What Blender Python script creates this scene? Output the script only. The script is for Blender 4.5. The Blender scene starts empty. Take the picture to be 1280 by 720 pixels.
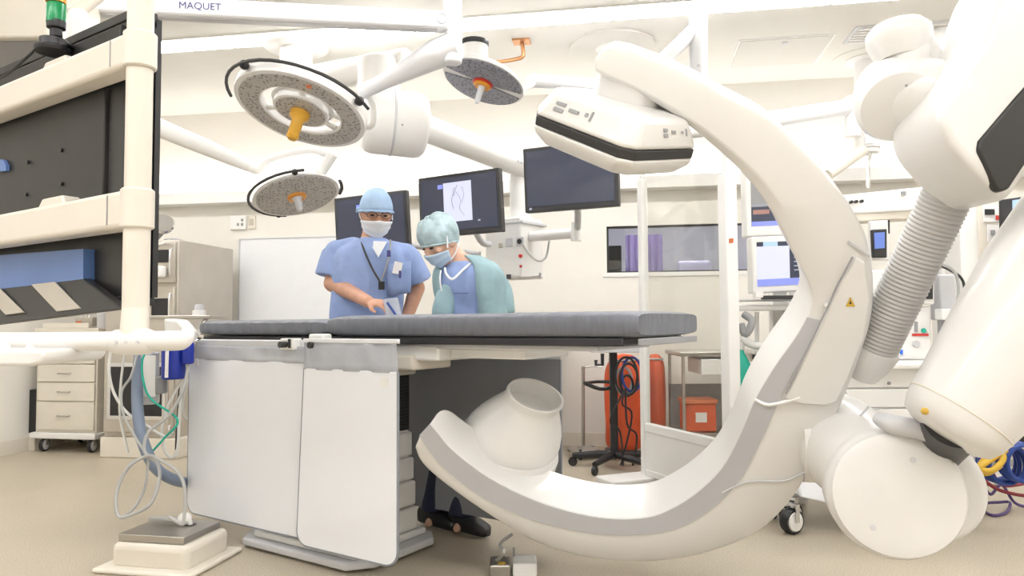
import bpy, bmesh, math, random
from mathutils import Vector as V, Matrix, noise
random.seed(7)
S = bpy.context.scene
COL = S.collection
R = math.radians

# ------------------------------------------------------------------ camera
F = 900.0; CAMH = 1.05
YAW = R(9.3); PIT = math.atan(41 / F); ROLL = .006
rh = V((math.cos(YAW), math.sin(YAW), 0)); fh = V((-math.sin(YAW), math.cos(YAW), 0)); UP = V((0, 0, 1))
fw = fh * math.cos(PIT) + UP * math.sin(PIT); uw = UP * math.cos(PIT) - fh * math.sin(PIT)
r2 = rh * math.cos(ROLL) - uw * math.sin(ROLL); u2 = uw * math.cos(ROLL) + rh * math.sin(ROLL)
C0 = V((0, 0, CAMH))
cam = bpy.data.cameras.new('camera'); camo = bpy.data.objects.new('camera', cam); COL.objects.link(camo)
cam.sensor_width = 36; cam.lens = 36 * F / 1280; cam.clip_start = .02
camo.matrix_world = Matrix(((r2.x, u2.x, -fw.x, C0.x), (r2.y, u2.y, -fw.y, C0.y), (r2.z, u2.z, -fw.z, C0.z), (0, 0, 0, 1)))
S.camera = camo
# ------------------------------------------------------------------ world / exposure
w = bpy.data.worlds.new('world'); S.world = w; w.use_nodes = True
w.node_tree.nodes['Background'].inputs[0].default_value = (.9, .92, 1, 1)
w.node_tree.nodes['Background'].inputs[1].default_value = .3
S.view_settings.view_transform = 'Standard'; S.view_settings.look = 'None'
S.view_settings.gamma = 1; S.view_settings.use_curve_mapping = False
S.view_settings.exposure = 0.33
STRIP = 20.0      # emission of the ceiling light strips in view
ADDED_STRIP_OVER = 12.0 # emission of the unseen strips added over the table
ADDED_STRIP_BACK = 14.0 # emission of the unseen strips added above and behind the camera
COVE = 11.0        # emission of the wall cove lamps

# ------------------------------------------------------------------ pixel helpers (a pixel gives a direction only)
def ray(px, py): return fw + r2 * ((px - 640) / F) + u2 * ((360 - py) / F)
def P(px, py, d):
    v = ray(px, py); return C0 + v * (d / v.dot(fh))
def onpl(px, py, p0, n):
    v = ray(px, py); return C0 + v * ((p0 - C0).dot(n) / v.dot(n))
def onz(px, py, z): return onpl(px, py, V((0, 0, z)), UP)
def onwall(px, py, y=6.1): return onpl(px, py, V((0, y, 0)), V((0, 1, 0)))
def G(px, d, z):
    a = P(px, 400, d); b = P(px, 500, d); t = (z - a.z) / (b.z - a.z); return P(px, 400 + 100 * t, d)
def cv(x, y, z): return rh * x + UP * y + fh * z

# ------------------------------------------------------------------ materials
MATS = {}
def mat(name, col, rough=.5, metal=0, var=.04, scale=8, bump=0, bscale=60, trans=0, alpha=1, emit=None, es=0, coat=0, stretch=None):
    if name in MATS: return MATS[name]
    m = bpy.data.materials.new(name); m.use_nodes = True; MATS[name] = m
    nt = m.node_tree; b = nt.nodes['Principled BSDF']
    b.inputs['Roughness'].default_value = rough; b.inputs['Metallic'].default_value = metal
    b.inputs['Transmission Weight'].default_value = trans; b.inputs['Alpha'].default_value = alpha
    b.inputs['Coat Weight'].default_value = coat
    tc = nt.nodes.new('ShaderNodeTexCoord'); mp = nt.nodes.new('ShaderNodeMapping')
    nt.links.new(tc.outputs['Object'], mp.inputs[0])
    if stretch: mp.inputs['Scale'].default_value = stretch
    n = nt.nodes.new('ShaderNodeTexNoise'); n.inputs['Scale'].default_value = scale; n.inputs['Detail'].default_value = 4
    nt.links.new(mp.outputs[0], n.inputs['Vector'])
    cr = nt.nodes.new('ShaderNodeValToRGB')
    cr.color_ramp.elements[0].position = .3; cr.color_ramp.elements[1].position = .7
    cr.color_ramp.elements[0].color = tuple(max(0, c * (1 - var)) for c in col) + (1,)
    cr.color_ramp.elements[1].color = tuple(min(1, c * (1 + var)) for c in col) + (1,)
    nt.links.new(n.outputs['Fac'], cr.inputs[0]); nt.links.new(cr.outputs[0], b.inputs['Base Color'])
    if bump:
        n2 = nt.nodes.new('ShaderNodeTexNoise'); n2.inputs['Scale'].default_value = bscale; n2.inputs['Detail'].default_value = 3
        nt.links.new(mp.outputs[0], n2.inputs['Vector'])
        bp = nt.nodes.new('ShaderNodeBump'); bp.inputs['Strength'].default_value = bump; bp.inputs['Distance'].default_value = .01
        nt.links.new(n2.outputs['Fac'], bp.inputs['Height']); nt.links.new(bp.outputs[0], b.inputs['Normal'])
    if emit:
        b.inputs['Emission Color'].default_value = tuple(emit) + (1,); b.inputs['Emission Strength'].default_value = es
    return m
mat('wall', (.82, .79, .73), .6, var=.02, scale=2, bump=.05)
mat('ceiling', (.72, .70, .655), .7, var=.02, scale=2)
mat('ceiling_panel', (.66, .64, .60), .7, var=.02, scale=2)
mat('white', (.84, .83, .81), .35, var=.015)
mat('cold_white', (.82, .83, .86), .35, var=.015)
mat('robot_white', (.75, .738, .718), .3, var=.015, coat=.2)
mat('cream', (.74, .69, .60), .4, var=.02)
mat('cream_frame', (.72, .67, .59), .4, var=.02)
mat('robot_grey', (.47, .47, .49), .35, var=.02)
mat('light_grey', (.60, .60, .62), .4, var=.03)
mat('mid_grey', (.32, .32, .33), .5, var=.04)
mat('dark_grey', (.032, .031, .032), .45, var=.08)
mat('black', (.018, .018, .02), .4, var=.1)
mat('black_panel', (.022, .021, .020), .45, var=.12)
mat('chrome', (.75, .75, .76), .18, 1, var=.03)
mat('steel', (.50, .48, .45), .32, 1, var=.06, scale=4, stretch=(1, 1, 12))
mat('warm_steel', (.55, .51, .45), .4, .6, var=.05, scale=4)
mat('mattress', (.155, .165, .195), .42, var=.08, scale=30, bump=.9, bscale=9, stretch=(2.2, 2.2, .5))
mat('carbon', (.03, .03, .035), .4, var=.1)
mat('apron', (.86, .88, .93), .55, var=.015, scale=3, bump=.06, bscale=8)
mat('piping', (.26, .28, .32), .6)
mat('clear_plastic', (.62, .65, .72), .15, var=.05, scale=12, alpha=.62, bump=.5, bscale=14)
mat('far_apron_shaded', (.30, .31, .33), .6, var=.03, scale=3)  # darker grey puts the shadow side into the apron colour
mat('scrub', (.31, .41, .70), .8, var=.08, scale=14, bump=.8, bscale=11)
mat('scrub_dark', (.05, .12, .34), .8, var=.08, scale=14, bump=.5, bscale=11)
mat('jacket', (.29, .43, .47), .8, var=.08, scale=14, bump=.9, bscale=10)
mat('cap_blue', (.38, .53, .74), .8, var=.08, scale=20, bump=.7, bscale=16)
mat('bouffant', (.40, .52, .56), .7, var=.3, scale=16, bump=.9, bscale=22)
mat('mask_white', (.80, .82, .86), .8, var=.03, bump=.3, bscale=30)
mat('mask_blue', (.50, .64, .80), .8, var=.03, bump=.3, bscale=30)
mat('skin', (.62, .33, .22), .5, var=.08, scale=20)
mat('skin_pale', (.72, .45, .33), .5, var=.06, scale=20)
mat('hair', (.025, .015, .01), .5, var=.2)
mat('navy', (.02, .025, .06), .7)
mat('yellow', (.80, .44, .05), .4)
mat('orange', (.72, .11, .035), .55, var=.12, scale=5, bump=.4, bscale=7)
mat('orange_light', (.70, .20, .08), .5)
mat('red', (.6, .03, .02), .4)
mat('green', (.0, .25, .08), .3)
mat('amber', (.8, .33, .03), .3)
mat('teal', (.01, .42, .30), .5, var=.1, bump=.4, bscale=12)
mat('blue', (.01, .03, .33), .35)
mat('blue_sticker', (.03, .18, .75), .5)
mat('royal', (.10, .19, .45), .4, var=.1, scale=3)
mat('hose', (.21, .26, .35), .45)
mat('cable', (.42, .42, .41), .5)
mat('cable_white', (.75, .75, .72), .5)
mat('cable_blue', (.02, .06, .3), .4); mat('cable_red', (.28, .03, .05), .4); mat('cable_purple', (.10, .06, .2), .4)
mat('cable_yellow', (.7, .45, .05), .4); mat('copper', (.45, .22, .1), .35, .8)
mat('sticker_white', (.85, .83, .82), .6); mat('maquet_blue', (.07, .07, .25), .5)
mat('gold', (.62, .40, .06), .4)
mat('lilac', (.36, .33, .45), .6); mat('control_wall', (.50, .48, .55), .6); mat('purple_dark', (.09, .06, .16), .6)
mat('strip_light', (1, 1, 1), .5, emit=(1, 1, 1), es=STRIP)
mat('added_strip_overhead', (1, 1, 1), .5, emit=(1, 1, 1), es=ADDED_STRIP_OVER)
mat('added_strip_back', (1, 1, 1), .5, emit=(1, 1, 1), es=ADDED_STRIP_BACK)
mat('cove_light', (1, 1, 1), .5, emit=(1, .99, .97), es=COVE)
mat('added_control_lamp', (1, 1, 1), .5, emit=(.9, .95, 1), es=60)
mat('screen_dark', (.03, .035, .055), .25, var=.1, scale=2, emit=(.035, .04, .065), es=.5)
mat('screen_blue', (.05, .1, .2), .3, emit=(.55, .72, 1), es=.75)
mat('screen_white', (.3, .3, .3), .3, emit=(.66, .70, 1), es=.6)
mat('screen_band', (.1, .1, .3), .3, emit=(.22, .28, .8), es=.8)
mat('screen_line', (.1, .1, .1), .3, emit=(.55, .6, .75), es=.5)
mat('screen_text', (.02, .02, .05), .3, emit=(.10, .10, .14), es=.5)
mat('screen_red', (.1, .1, .1), .3, emit=(.5, .18, .12), es=.6)
mat('screen_phone', (.05, .08, .2), .3, emit=(.12, .2, .55), es=.8)
mat('lens_grey', (.42, .41, .40), .25)

def floor_mat():
    m = bpy.data.materials.new('floor'); m.use_nodes = True; MATS['floor'] = m; nt = m.node_tree; b = nt.nodes['Principled BSDF']
    tc = nt.nodes.new('ShaderNodeTexCoord')
    a = nt.nodes.new('ShaderNodeTexNoise'); a.inputs['Scale'].default_value = 160; a.inputs['Detail'].default_value = 2
    c = nt.nodes.new('ShaderNodeTexNoise'); c.inputs['Scale'].default_value = 1.3
    r1 = nt.nodes.new('ShaderNodeValToRGB'); e = r1.color_ramp.elements
    e[0].position = .36; e[0].color = (.42, .36, .27, 1); e[1].position = .6; e[1].color = (.60, .525, .41, 1)
    mx = nt.nodes.new('ShaderNodeMixRGB'); mx.blend_type = 'MULTIPLY'; mx.inputs[0].default_value = .25
    for n in (a, c): nt.links.new(tc.outputs['Object'], n.inputs['Vector'])
    nt.links.new(a.outputs['Fac'], r1.inputs[0]); nt.links.new(r1.outputs[0], mx.inputs[1]); nt.links.new(c.outputs['Fac'], mx.inputs[2])
    nt.links.new(mx.outputs[0], b.inputs['Base Color']); b.inputs['Roughness'].default_value = .38
floor_mat()
def glass_mat():
    m = bpy.data.materials.new('pane_glass'); m.use_nodes = True; MATS['pane_glass'] = m; nt = m.node_tree
    for n in list(nt.nodes):
        if n.type != 'OUTPUT_MATERIAL': nt.nodes.remove(n)
    o = [n for n in nt.nodes][0]
    t = nt.nodes.new('ShaderNodeBsdfTransparent'); t.inputs[0].default_value = (.93, .93, .91, 1)
    g = nt.nodes.new('ShaderNodeBsdfGlossy'); g.inputs['Roughness'].default_value = .02
    lw = nt.nodes.new('ShaderNodeLayerWeight'); lw.inputs[0].default_value = .5
    pw = nt.nodes.new('ShaderNodeMath'); pw.operation = 'POWER'; pw.inputs[1].default_value = 4; nt.links.new(lw.outputs['Facing'], pw.inputs[0])
    fz = nt.nodes.new('ShaderNodeMath'); fz.operation = 'MULTIPLY_ADD'; fz.inputs[1].default_value = .6; fz.inputs[2].default_value = .04; nt.links.new(pw.outputs[0], fz.inputs[0])
    mx = nt.nodes.new('ShaderNodeMixShader'); nt.links.new(fz.outputs[0], mx.inputs[0]); nt.links.new(t.outputs[0], mx.inputs[1]); nt.links.new(g.outputs[0], mx.inputs[2])
    nt.links.new(mx.outputs[0], o.inputs[0])
glass_mat()
def led_mat():   # field of small LED lenses on a lamp head
    m = bpy.data.materials.new('led_field'); m.use_nodes = True; MATS['led_field'] = m; nt = m.node_tree; b = nt.nodes['Principled BSDF']
    tc = nt.nodes.new('ShaderNodeTexCoord'); vo = nt.nodes.new('ShaderNodeTexVoronoi'); vo.inputs['Scale'].default_value = 64
    cr = nt.nodes.new('ShaderNodeValToRGB'); e = cr.color_ramp.elements
    e[0].position = .22; e[0].color = (.16, .15, .14, 1); e[1].position = .42; e[1].color = (.50, .48, .46, 1)
    nt.links.new(tc.outputs['Object'], vo.inputs['Vector']); nt.links.new(vo.outputs['Distance'], cr.inputs[0]); nt.links.new(cr.outputs[0], b.inputs['Base Color'])
    b.inputs['Roughness'].default_value = .25
    m2 = m.copy(); m2.name = 'led_field_dark'; MATS['led_field_dark'] = m2
    e = [n for n in m2.node_tree.nodes if n.type == 'VALTORGB'][0].color_ramp.elements
    e[0].color = (.05, .05, .06, 1); e[1].color = (.26, .26, .31, 1)
led_mat()
def hose_mat():
    m = mat('corrugated', (.50, .49, .475), .4, var=.03)
hose_mat()

# ------------------------------------------------------------------ mesh helpers
def frame_of(axis):
    z = axis.normalized(); a = V((0, 0, 1)) if abs(z.z) < .9 else V((1, 0, 0))
    x = a.cross(z).normalized(); return x, z.cross(x), z
def catmull(pts, n=6, closed=False):
    out = []; N = len(pts)
    rng = range(N) if closed else range(N - 1)
    for i in rng:
        if closed: p0, p1, p2, p3 = pts[i - 1], pts[i], pts[(i + 1) % N], pts[(i + 2) % N]
        else: p0, p1, p2, p3 = pts[max(i - 1, 0)], pts[i], pts[i + 1], pts[min(i + 2, N - 1)]
        for k in range(n):
            t = k / n
            out.append(p1 * 1.0 + (p2 - p0) * (.5 * t) + (p0 * 2 - p1 * 5 + p2 * 4 - p3) * (.5 * t * t) + (p1 * 3 - p0 - p2 * 3 + p3) * (.5 * t ** 3))
    if not closed: out.append(pts[-1].copy())
    return out
class MB:
    def __init__(s): s.bm = bmesh.new()
    def face(s, vs):
        try: return s.bm.faces.new(vs)
        except ValueError: return None
    def rings(s, rings, cap0=True, cap1=True, closed=False):
        vr = [[s.bm.verts.new(p) for p in r] for r in rings]
        n = len(vr[0]); m = len(vr)
        for i in range(m if closed else m - 1):
            a, b = vr[i], vr[(i + 1) % m]
            for j in range(n): s.face((a[j], a[(j + 1) % n], b[(j + 1) % n], b[j]))
        if not closed:
            if cap0: s.face(vr[0][::-1])
            if cap1: s.face(vr[-1])
        return s
    def boxp(s, o, a, b, c):
        o, a, b, c = V(o), V(a), V(b), V(c)
        return s.rings([[o, o + a, o + a + b, o + b], [o + c, o + a + c, o + a + b + c, o + b + c]])
    def box(s, c, hx, hy, hz, ax=None):
        c = V(c); X, Y, Z = ax or (V((1, 0, 0)), V((0, 1, 0)), V((0, 0, 1)))
        return s.boxp(c - X * hx - Y * hy - Z * hz, X * 2 * hx, Y * 2 * hy, Z * 2 * hz)
    def lathe(s, o, axis, prof, seg=28, cap0=True, cap1=True):
        o = V(o); x, y, z = frame_of(V(axis))
        return s.rings([[o + z * h + (x * math.cos(2 * math.pi * k / seg) + y * math.sin(2 * math.pi * k / seg)) * max(r, 1e-4) for k in range(seg)] for r, h in prof], cap0, cap1)
    def cyl(s, a, b, ra, rb=None, seg=20):
        a, b = V(a), V(b); return s.lathe(a, b - a, [(ra, 0), (ra if rb is None else rb, (b - a).length)], seg)
    def rcyl(s, a, b, r, e=None, seg=28):     # cylinder with rounded ends
        a, b = V(a), V(b); L = (b - a).length; e = e or r * .25; pr = []
        for k in range(4):
            t = k / 3 * math.pi / 2; pr.append((r - e + e * math.sin(t), e - e * math.cos(t)))
        for k in range(4):
            t = math.pi / 2 * (1 - k / 3); pr.append((r - e + e * math.sin(t), L - e + e * math.cos(t)))
        return s.lathe(a, b - a, pr, seg)
    def tube(s, pts, r, seg=8, smooth=6, closed=False):
        pts = [V(p) for p in pts]
        if smooth and len(pts) > 2:
            rr = None
            if isinstance(r, (list, tuple)):
                rr = []; N = len(pts) - 1
                for i in range(N):
                    for k in range(smooth): rr.append(r[i] + (r[i + 1] - r[i]) * k / smooth)
                rr.append(r[-1])
            pts = catmull(pts, smooth, closed); r = rr or r
        if not isinstance(r, (list, tuple)): r = [r] * len(pts)
        N = len(pts); T = []
        for i in range(N):
            if closed: d = pts[(i + 1) % N] - pts[i - 1]
            else: d = pts[min(i + 1, N - 1)] - pts[max(i - 1, 0)]
            T.append(d.normalized() if d.length > 1e-9 else V((0, 0, 1)))
        x, y, _ = frame_of(T[0]); rings = []
        for i in range(N):
            x = (x - T[i] * x.dot(T[i])).normalized(); y = T[i].cross(x)
            rings.append([pts[i] + (x * math.cos(2 * math.pi * k / seg) + y * math.sin(2 * math.pi * k / seg)) * r[i] for k in range(seg)])
        return s.rings(rings, closed=closed)
    def prism(s, poly, vec):
        poly = [V(p) for p in poly]; vec = V(vec); return s.rings([poly, [p + vec for p in poly]])
    def ball(s, c, rx, ry=None, rz=None, ax=None, seg=20, rg=12):
        c = V(c); ry = ry or rx; rz = rz or rx; X, Y, Z = ax or (V((1, 0, 0)), V((0, 1, 0)), V((0, 0, 1)))
        rings = []
        for i in range(rg + 1):
            t = math.pi * i / rg; q = max(math.sin(t), 1e-3)
            rings.append([c - Z * (rz * math.cos(t)) + (X * (rx * math.cos(2 * math.pi * k / seg)) + Y * (ry * math.sin(2 * math.pi * k / seg))) * q for k in range(seg)])
        return s.rings(rings)
    def capsule(s, a, b, ra, rb, seg=14):
        a, b = V(a), V(b); L = (b - a).length; pr = []
        for k in range(5): t = math.pi / 2 * k / 4; pr.append((ra * math.sin(t), -ra * math.cos(t)))
        for k in range(5): t = math.pi / 2 * (1 - k / 4); pr.append((rb * math.sin(t), L + rb * math.cos(t)))
        return s.lathe(a, b - a, pr, seg)
    def sheet(s, grid):
        vr = [[s.bm.verts.new(p) for p in r] for r in grid]
        for i in range(len(vr) - 1):
            for j in range(len(vr[0]) - 1): s.face((vr[i][j], vr[i][j + 1], vr[i + 1][j + 1], vr[i + 1][j]))
        return s
    def build(s, name, m, parent=None, bevel=0, seg=3, smooth=True, solid=0, sub=0, angle=38, remesh=0):
        bm = s.bm
        off = V((0, 0, 0)); p = parent
        while p is not None: off += p.location; p = p.parent
        bmesh.ops.recalc_face_normals(bm, faces=bm.faces)
        for v in bm.verts: v.co -= off
        for f in bm.faces: f.smooth = smooth
        if smooth:
            lim = R(angle)
            for e in bm.edges:
                if len(e.link_faces) == 2 and e.calc_face_angle(0) > lim: e.smooth = False
        me = bpy.data.meshes.new(name); bm.to_mesh(me); bm.free()
        o = bpy.data.objects.new(name, me); COL.objects.link(o)
        me.materials.append(MATS[m]); o.parent = parent
        if solid: q = o.modifiers.new('solid', 'SOLIDIFY'); q.thickness = solid; q.offset = 0
        if bevel:
            q = o.modifiers.new('bevel', 'BEVEL'); q.width = bevel; q.segments = seg; q.limit_method = 'ANGLE'; q.angle_limit = R(30); q.use_clamp_overlap = True
        if sub: q = o.modifiers.new('sub', 'SUBSURF'); q.levels = sub; q.render_levels = sub
        if remesh:
            q = o.modifiers.new('remesh', 'REMESH'); q.mode = 'VOXEL'; q.voxel_size = remesh; q.use_smooth_shade = True
            q = o.modifiers.new('smooth', 'SMOOTH'); q.factor = .5; q.iterations = 6
        return o
def thing(name, label, cat, loc, group=None):
    o = bpy.data.objects.new(name, None); COL.objects.link(o); o.location = V(loc); o.empty_display_size = .1
    o['label'] = label; o['category'] = cat
    if group: o['group'] = group
    return o
def tag(o, label, cat, group=None):
    o['label'] = label; o['category'] = cat
    if group: o['group'] = group
    return o
def struct(o, label=None):
    o['kind'] = 'structure'
    if label: o['label'] = label
    return o
def lab(o, s): o['label'] = s; return o
def text(name, s, size, o, X, Y, m, parent, depth=.0006):
    cu = bpy.data.curves.new(name, 'FONT'); cu.body = s; cu.size = size; cu.extrude = depth; cu.align_x = 'CENTER'; cu.align_y = 'CENTER'
    t = bpy.data.objects.new('tmp', cu); COL.objects.link(t)
    me = bpy.data.meshes.new_from_object(t.evaluated_get(bpy.context.evaluated_depsgraph_get()))
    bpy.data.objects.remove(t)
    X = V(X).normalized(); Z = X.cross(V(Y)).normalized(); Y = Z.cross(X); o = V(o)
    off = V((0, 0, 0)); p = parent
    while p is not None: off += p.location; p = p.parent
    M = Matrix(((X.x, Y.x, Z.x, o.x - off.x), (X.y, Y.y, Z.y, o.y - off.y), (X.z, Y.z, Z.z, o.z - off.z), (0, 0, 0, 1)))
    me.transform(M); me.materials.clear(); me.materials.append(MATS[m]); me.name = name
    ob = bpy.data.objects.new(name, me); COL.objects.link(ob); ob.parent = parent
    return ob
XA, YA, ZA = V((1, 0, 0)), V((0, 1, 0)), V((0, 0, 1))
def B(lo, hi): lo, hi = V(lo), V(hi); return MB().boxp(lo, XA * (hi.x - lo.x), YA * (hi.y - lo.y), ZA * (hi.z - lo.z))
def quad_box(c4, depth_vec):   # slab from four front corners (tl,tr,br,bl)
    return MB().prism(c4, depth_vec)
def bil(c, u, v): return (c[0] * (1 - u) + c[1] * u) * (1 - v) + (c[3] * (1 - u) + c[2] * u) * v

# ================================================================== THE ROOM
WX0, WX1, WY0, WY1, WZ = -4.95, 4.4, -3.2, 6.1, 3.0
struct(B((WX0 - .2, WY0 - .2, -.1), (WX1 + .2, WY1 + 2.6, 0)).build('floor', 'floor'))
struct(B((WX0 - .2, WY0 - .2, WZ), (WX1 + .2, WY1 + .2, WZ + .1)).build('ceiling', 'ceiling'))
struct(B((WX0 - .2, WY0 - .2, 0), (WX0, WY1 + .2, WZ)).build('wall_left', 'wall'))
struct(B((WX1, WY0 - .2, 0), (WX1 + .2, WY1 + .2, WZ)).build('wall_right', 'wall'))
struct(B((WX0, WY0 - .2, 0), (WX1, WY0, WZ)).build('wall_front', 'wall'))
wa = onwall(758, 283); wb = onwall(940, 283); wc = onwall(758, 341)
wx0, wx1, wz0, wz1 = wa.x, wb.x, wc.z, wa.z
m = MB(); T = .2
m.boxp((WX0, WY1, 0), XA * (wx0 - WX0), YA * T, ZA * WZ); m.boxp((wx1, WY1, 0), XA * (WX1 - wx1), YA * T, ZA * WZ)
m.boxp((wx0, WY1, 0), XA * (wx1 - wx0), YA * T, ZA * wz0); m.boxp((wx0, WY1, wz1), XA * (wx1 - wx0), YA * T, ZA * (WZ - wz1))
struct(m.build('wall_back', 'wall', smooth=False))
struct(B((WX0, WY1 - .012, 0), (WX1, WY1, .11)).build('baseboard_back', 'cream'))
struct(B((WX0, WY0, 0), (WX0 + .012, WY1 - .012, .11)).build('baseboard_left', 'cream'))
struct(B((WX1 - .012, WY0, 0), (WX1, WY1 - .012, .11)).build('baseboard_right', 'cream'))
# window into the control room
W1 = B((wx0 - .03, WY1 - .01, wz0 - .035), (wx1 + .03, WY1 + .02, wz0 - .005)).build('window_1', 'white'); struct(W1)
for a, b in (((wx0, wz0 - .01), (wx0 + .015, wz1)), ((wx1 - .015, wz0 - .01), (wx1, wz1)), ((wx0, wz1 - .012), (wx1, wz1)), ((wx0, wz0 - .01), (wx1, wz0 + .012))):
    B((a[0], WY1 + .03, a[1]), (b[0], WY1 + .09, b[1])).build('window_frame', 'dark_grey', W1)
B((wx0, WY1 + .055, wz0), (wx1, WY1 + .062, wz1)).build('window_pane', 'pane_glass', W1)
# control room behind the window
cr = MB(); cy = WY1 + 2.4
cr.boxp((wx0 - 1.2, cy, 0), XA * 4, YA * .1, ZA * 2.6); cr.boxp((wx0 - 1.3, WY1 + T, 0), XA * .1, YA * 2.3, ZA * 2.6); cr.boxp((wx0 + 2.8, WY1 + T, 0), XA * .1, YA * 2.3, ZA * 2.6); cr.boxp((wx0 - 1.3, WY1 + T, 2.6), XA * 4.2, YA * 2.3, ZA * .1)
struct(cr.build('wall_control_room', 'control_wall', smooth=False))
for k in range(2):  # unseen lamps added to brighten the control room
    t = thing('ceiling_light', ['slim lamp on control room ceiling, left one added out of view', 'slim lamp on control room ceiling, right one added out of view'][k], 'light', (wx0 + .35 + k * .75, WY1 + 1.1, 2.6), 'added control room lamps')
    B((wx0 + .05 + k * .75, WY1 + 1.0, 2.57), (wx0 + .65 + k * .75, WY1 + 1.2, 2.6)).build('housing', 'white', t)
    B((wx0 + .07 + k * .75, WY1 + 1.02, 2.56), (wx0 + .63 + k * .75, WY1 + 1.18, 2.57)).build('diffuser', 'added_control_lamp', t)
t = thing('control_desk', 'pale desk with white top beyond the control room window', 'desk', (wx0 + .6, WY1 + .8, 0))
B((wx0 + .1, WY1 + .5, 1.42), (wx0 + 1.2, WY1 + 1.1, 1.46)).build('desk_top', 'white', t)
B((wx0 + .15, WY1 + .55, 0), (wx0 + .2, WY1 + 1.05, 1.42)).build('leg', 'light_grey', t); B((wx0 + 1.1, WY1 + .55, 0), (wx0 + 1.15, WY1 + 1.05, 1.42)).build('leg', 'light_grey', t)
t = thing('equipment_rack', 'black equipment rack at left behind the control room window', 'rack', (wx0 + .05, WY1 + .45, 0))
B((wx0 - .25, WY1 + .3, 0), (wx0 + .12, WY1 + .48, 1.71)).build('cabinet', 'black', t, bevel=.01)
for k in range(5): B((wx0 - .22, WY1 + .292, 1.2 + k * .095), (wx0 + .10, WY1 + .3, 1.28 + k * .095)).build('module', 'black_panel', t)
t = thing('privacy_curtain', 'dark purple curtain hanging behind the control room window', 'curtain', (wx0 + .35, WY1 + 1.6, 0))
g = []
for i in range(25):
    x = wx0 + .15 + i * .016; g.append([V((x, WY1 + 1.6 + .02 * math.sin(i * 1.4), z)) for z in (.05, .9, 1.95)])
MB().sheet(g).build('cloth', 'purple_dark', t, solid=.006)
t = thing('office_chair', 'grey lilac high-back chair behind the control room window', 'chair', (wx0 + .85, WY1 + 1.45, 0))
B((wx0 + .68, WY1 + 1.5, .95), (wx0 + 1.02, WY1 + 1.58, 1.66)).build('backrest', 'lilac', t, bevel=.03)
B((wx0 + .66, WY1 + 1.2, .88), (wx0 + 1.04, WY1 + 1.55, .95)).build('seat', 'lilac', t, bevel=.02)
MB().cyl((wx0 + .85, WY1 + 1.4, .06), (wx0 + .85, WY1 + 1.4, .9), .03).build('stem', 'black', t)
MB().cyl((wx0 + .85, WY1 + 1.4, 0), (wx0 + .85, WY1 + 1.4, .06), .26).build('base', 'black', t)

# cove ledge with its lamps along the back wall
zc = 2.13
tr = B((WX0, WY1 - .16, zc), (WX1, WY1, zc + .035)).build('trim_1', 'white'); struct(tr)
B((WX0, WY1 - .16, zc + .035), (WX1, WY1 - .145, zc + .10)).build('cove_lip', 'white', tr)
x = WX0 + .1; k = 0
while x < WX1 - 1.5:
    t = thing('cove_lamp', ['leftmost long white cove lamp, behind the grey warming cabinet', 'second long white cove lamp from the left, above the whiteboard', 'third long white cove lamp, above the white service head', 'fourth long white cove lamp, above the control room window', 'rightmost long white cove lamp, behind the robot arm'][k], 'light', (x + .75, WY1 - .08, zc + .035), 'cove lamps along the back wall')
    B((x, WY1 - .125, zc + .035), (x + 1.5, WY1 - .04, zc + .065)).build('housing', 'white', t)
    B((x + .02, WY1 - .12, zc + .065), (x + 1.48, WY1 - .05, zc + .085)).build('tube', 'cove_light', t)
    x += 1.56; k += 1
# ceiling light strips
names = ['far left', 'left', 'middle', 'right', 'far right']
def strip(x0, x1, y, w, label, grp, lm='strip_light'):
    t = thing('ceiling_light', label, 'light', ((x0 + x1) / 2, y, WZ), grp)
    B((x0, y - w / 2, WZ - .012), (x1, y + w / 2, WZ)).build('frame', 'white', t)
    B((x0 + .012, y - w / 2 + .012, WZ - .018), (x1 - .012, y + w / 2 - .012, WZ - .012)).build('diffuser', lm, t)
bx = [-4.6, -4.04, -2.72, -1.40, -.08, 1.24, 2.56, 3.88]
nm = ['short leftmost end of the bright ceiling strip', 'bright ceiling strip behind the black display bank', 'bright ceiling strip above the whiteboard', 'bright ceiling strip above the middle monitor',
      'bright ceiling strip right of the round cover', 'bright ceiling strip above the white robot wrist', 'bright ceiling strip past the robot arm at right']
for k in range(len(bx) - 1): strip(bx[k], bx[k + 1], 4.52, .2, nm[k], 'ceiling strip lights in view')
for y, q in ((2.6, 'above the operating table'), (.5, 'above the photographer'), (-1.6, 'near the front wall')):
    for k in range(3): strip(-4.2 + k * 2.9, -1.6 + k * 2.9, y, .3, '%s added long ceiling strip light %s' % (['left', 'middle', 'right'][k], q), 'added ceiling strip lights overhead', 'added_strip_overhead' if y > 2 else 'added_strip_back')  # strips out of view, added to light the table and foreground
# ceiling fittings
c = onz(765, 57, WZ); t = thing('ceiling_cover', 'large round white cover plate on ceiling left of the hatch', 'cover', c)
MB().lathe(c - ZA * .025, ZA, [(.27, 0), (.30, .008), (.30, .025)], 40).build('disc', 'ceiling', t)
MB().lathe(c - ZA * .032, ZA, [(.10, 0), (.12, .008), (.12, .012)], 32).build('hub', 'white', t)
h0 = onz(910, 85, WZ); h1 = onz(1042, 42, WZ)
t = thing('ceiling_hatch', 'flat rectangular access hatch in the ceiling above the C-arm', 'hatch', ((h0.x + h1.x) / 2, (h0.y + h1.y) / 2, WZ))
hx0, hx1, hy0, hy1 = h0.x, h1.x + .02, h1.y, h0.y
B((hx0, hy0, WZ - .006), (hx1, hy1, WZ)).build('frame', 'white', t); B((hx0 + .015, hy0 + .015, WZ - .010), (hx1 - .015, hy1 - .015, WZ - .006)).build('panel', 'ceiling_panel', t)
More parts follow.
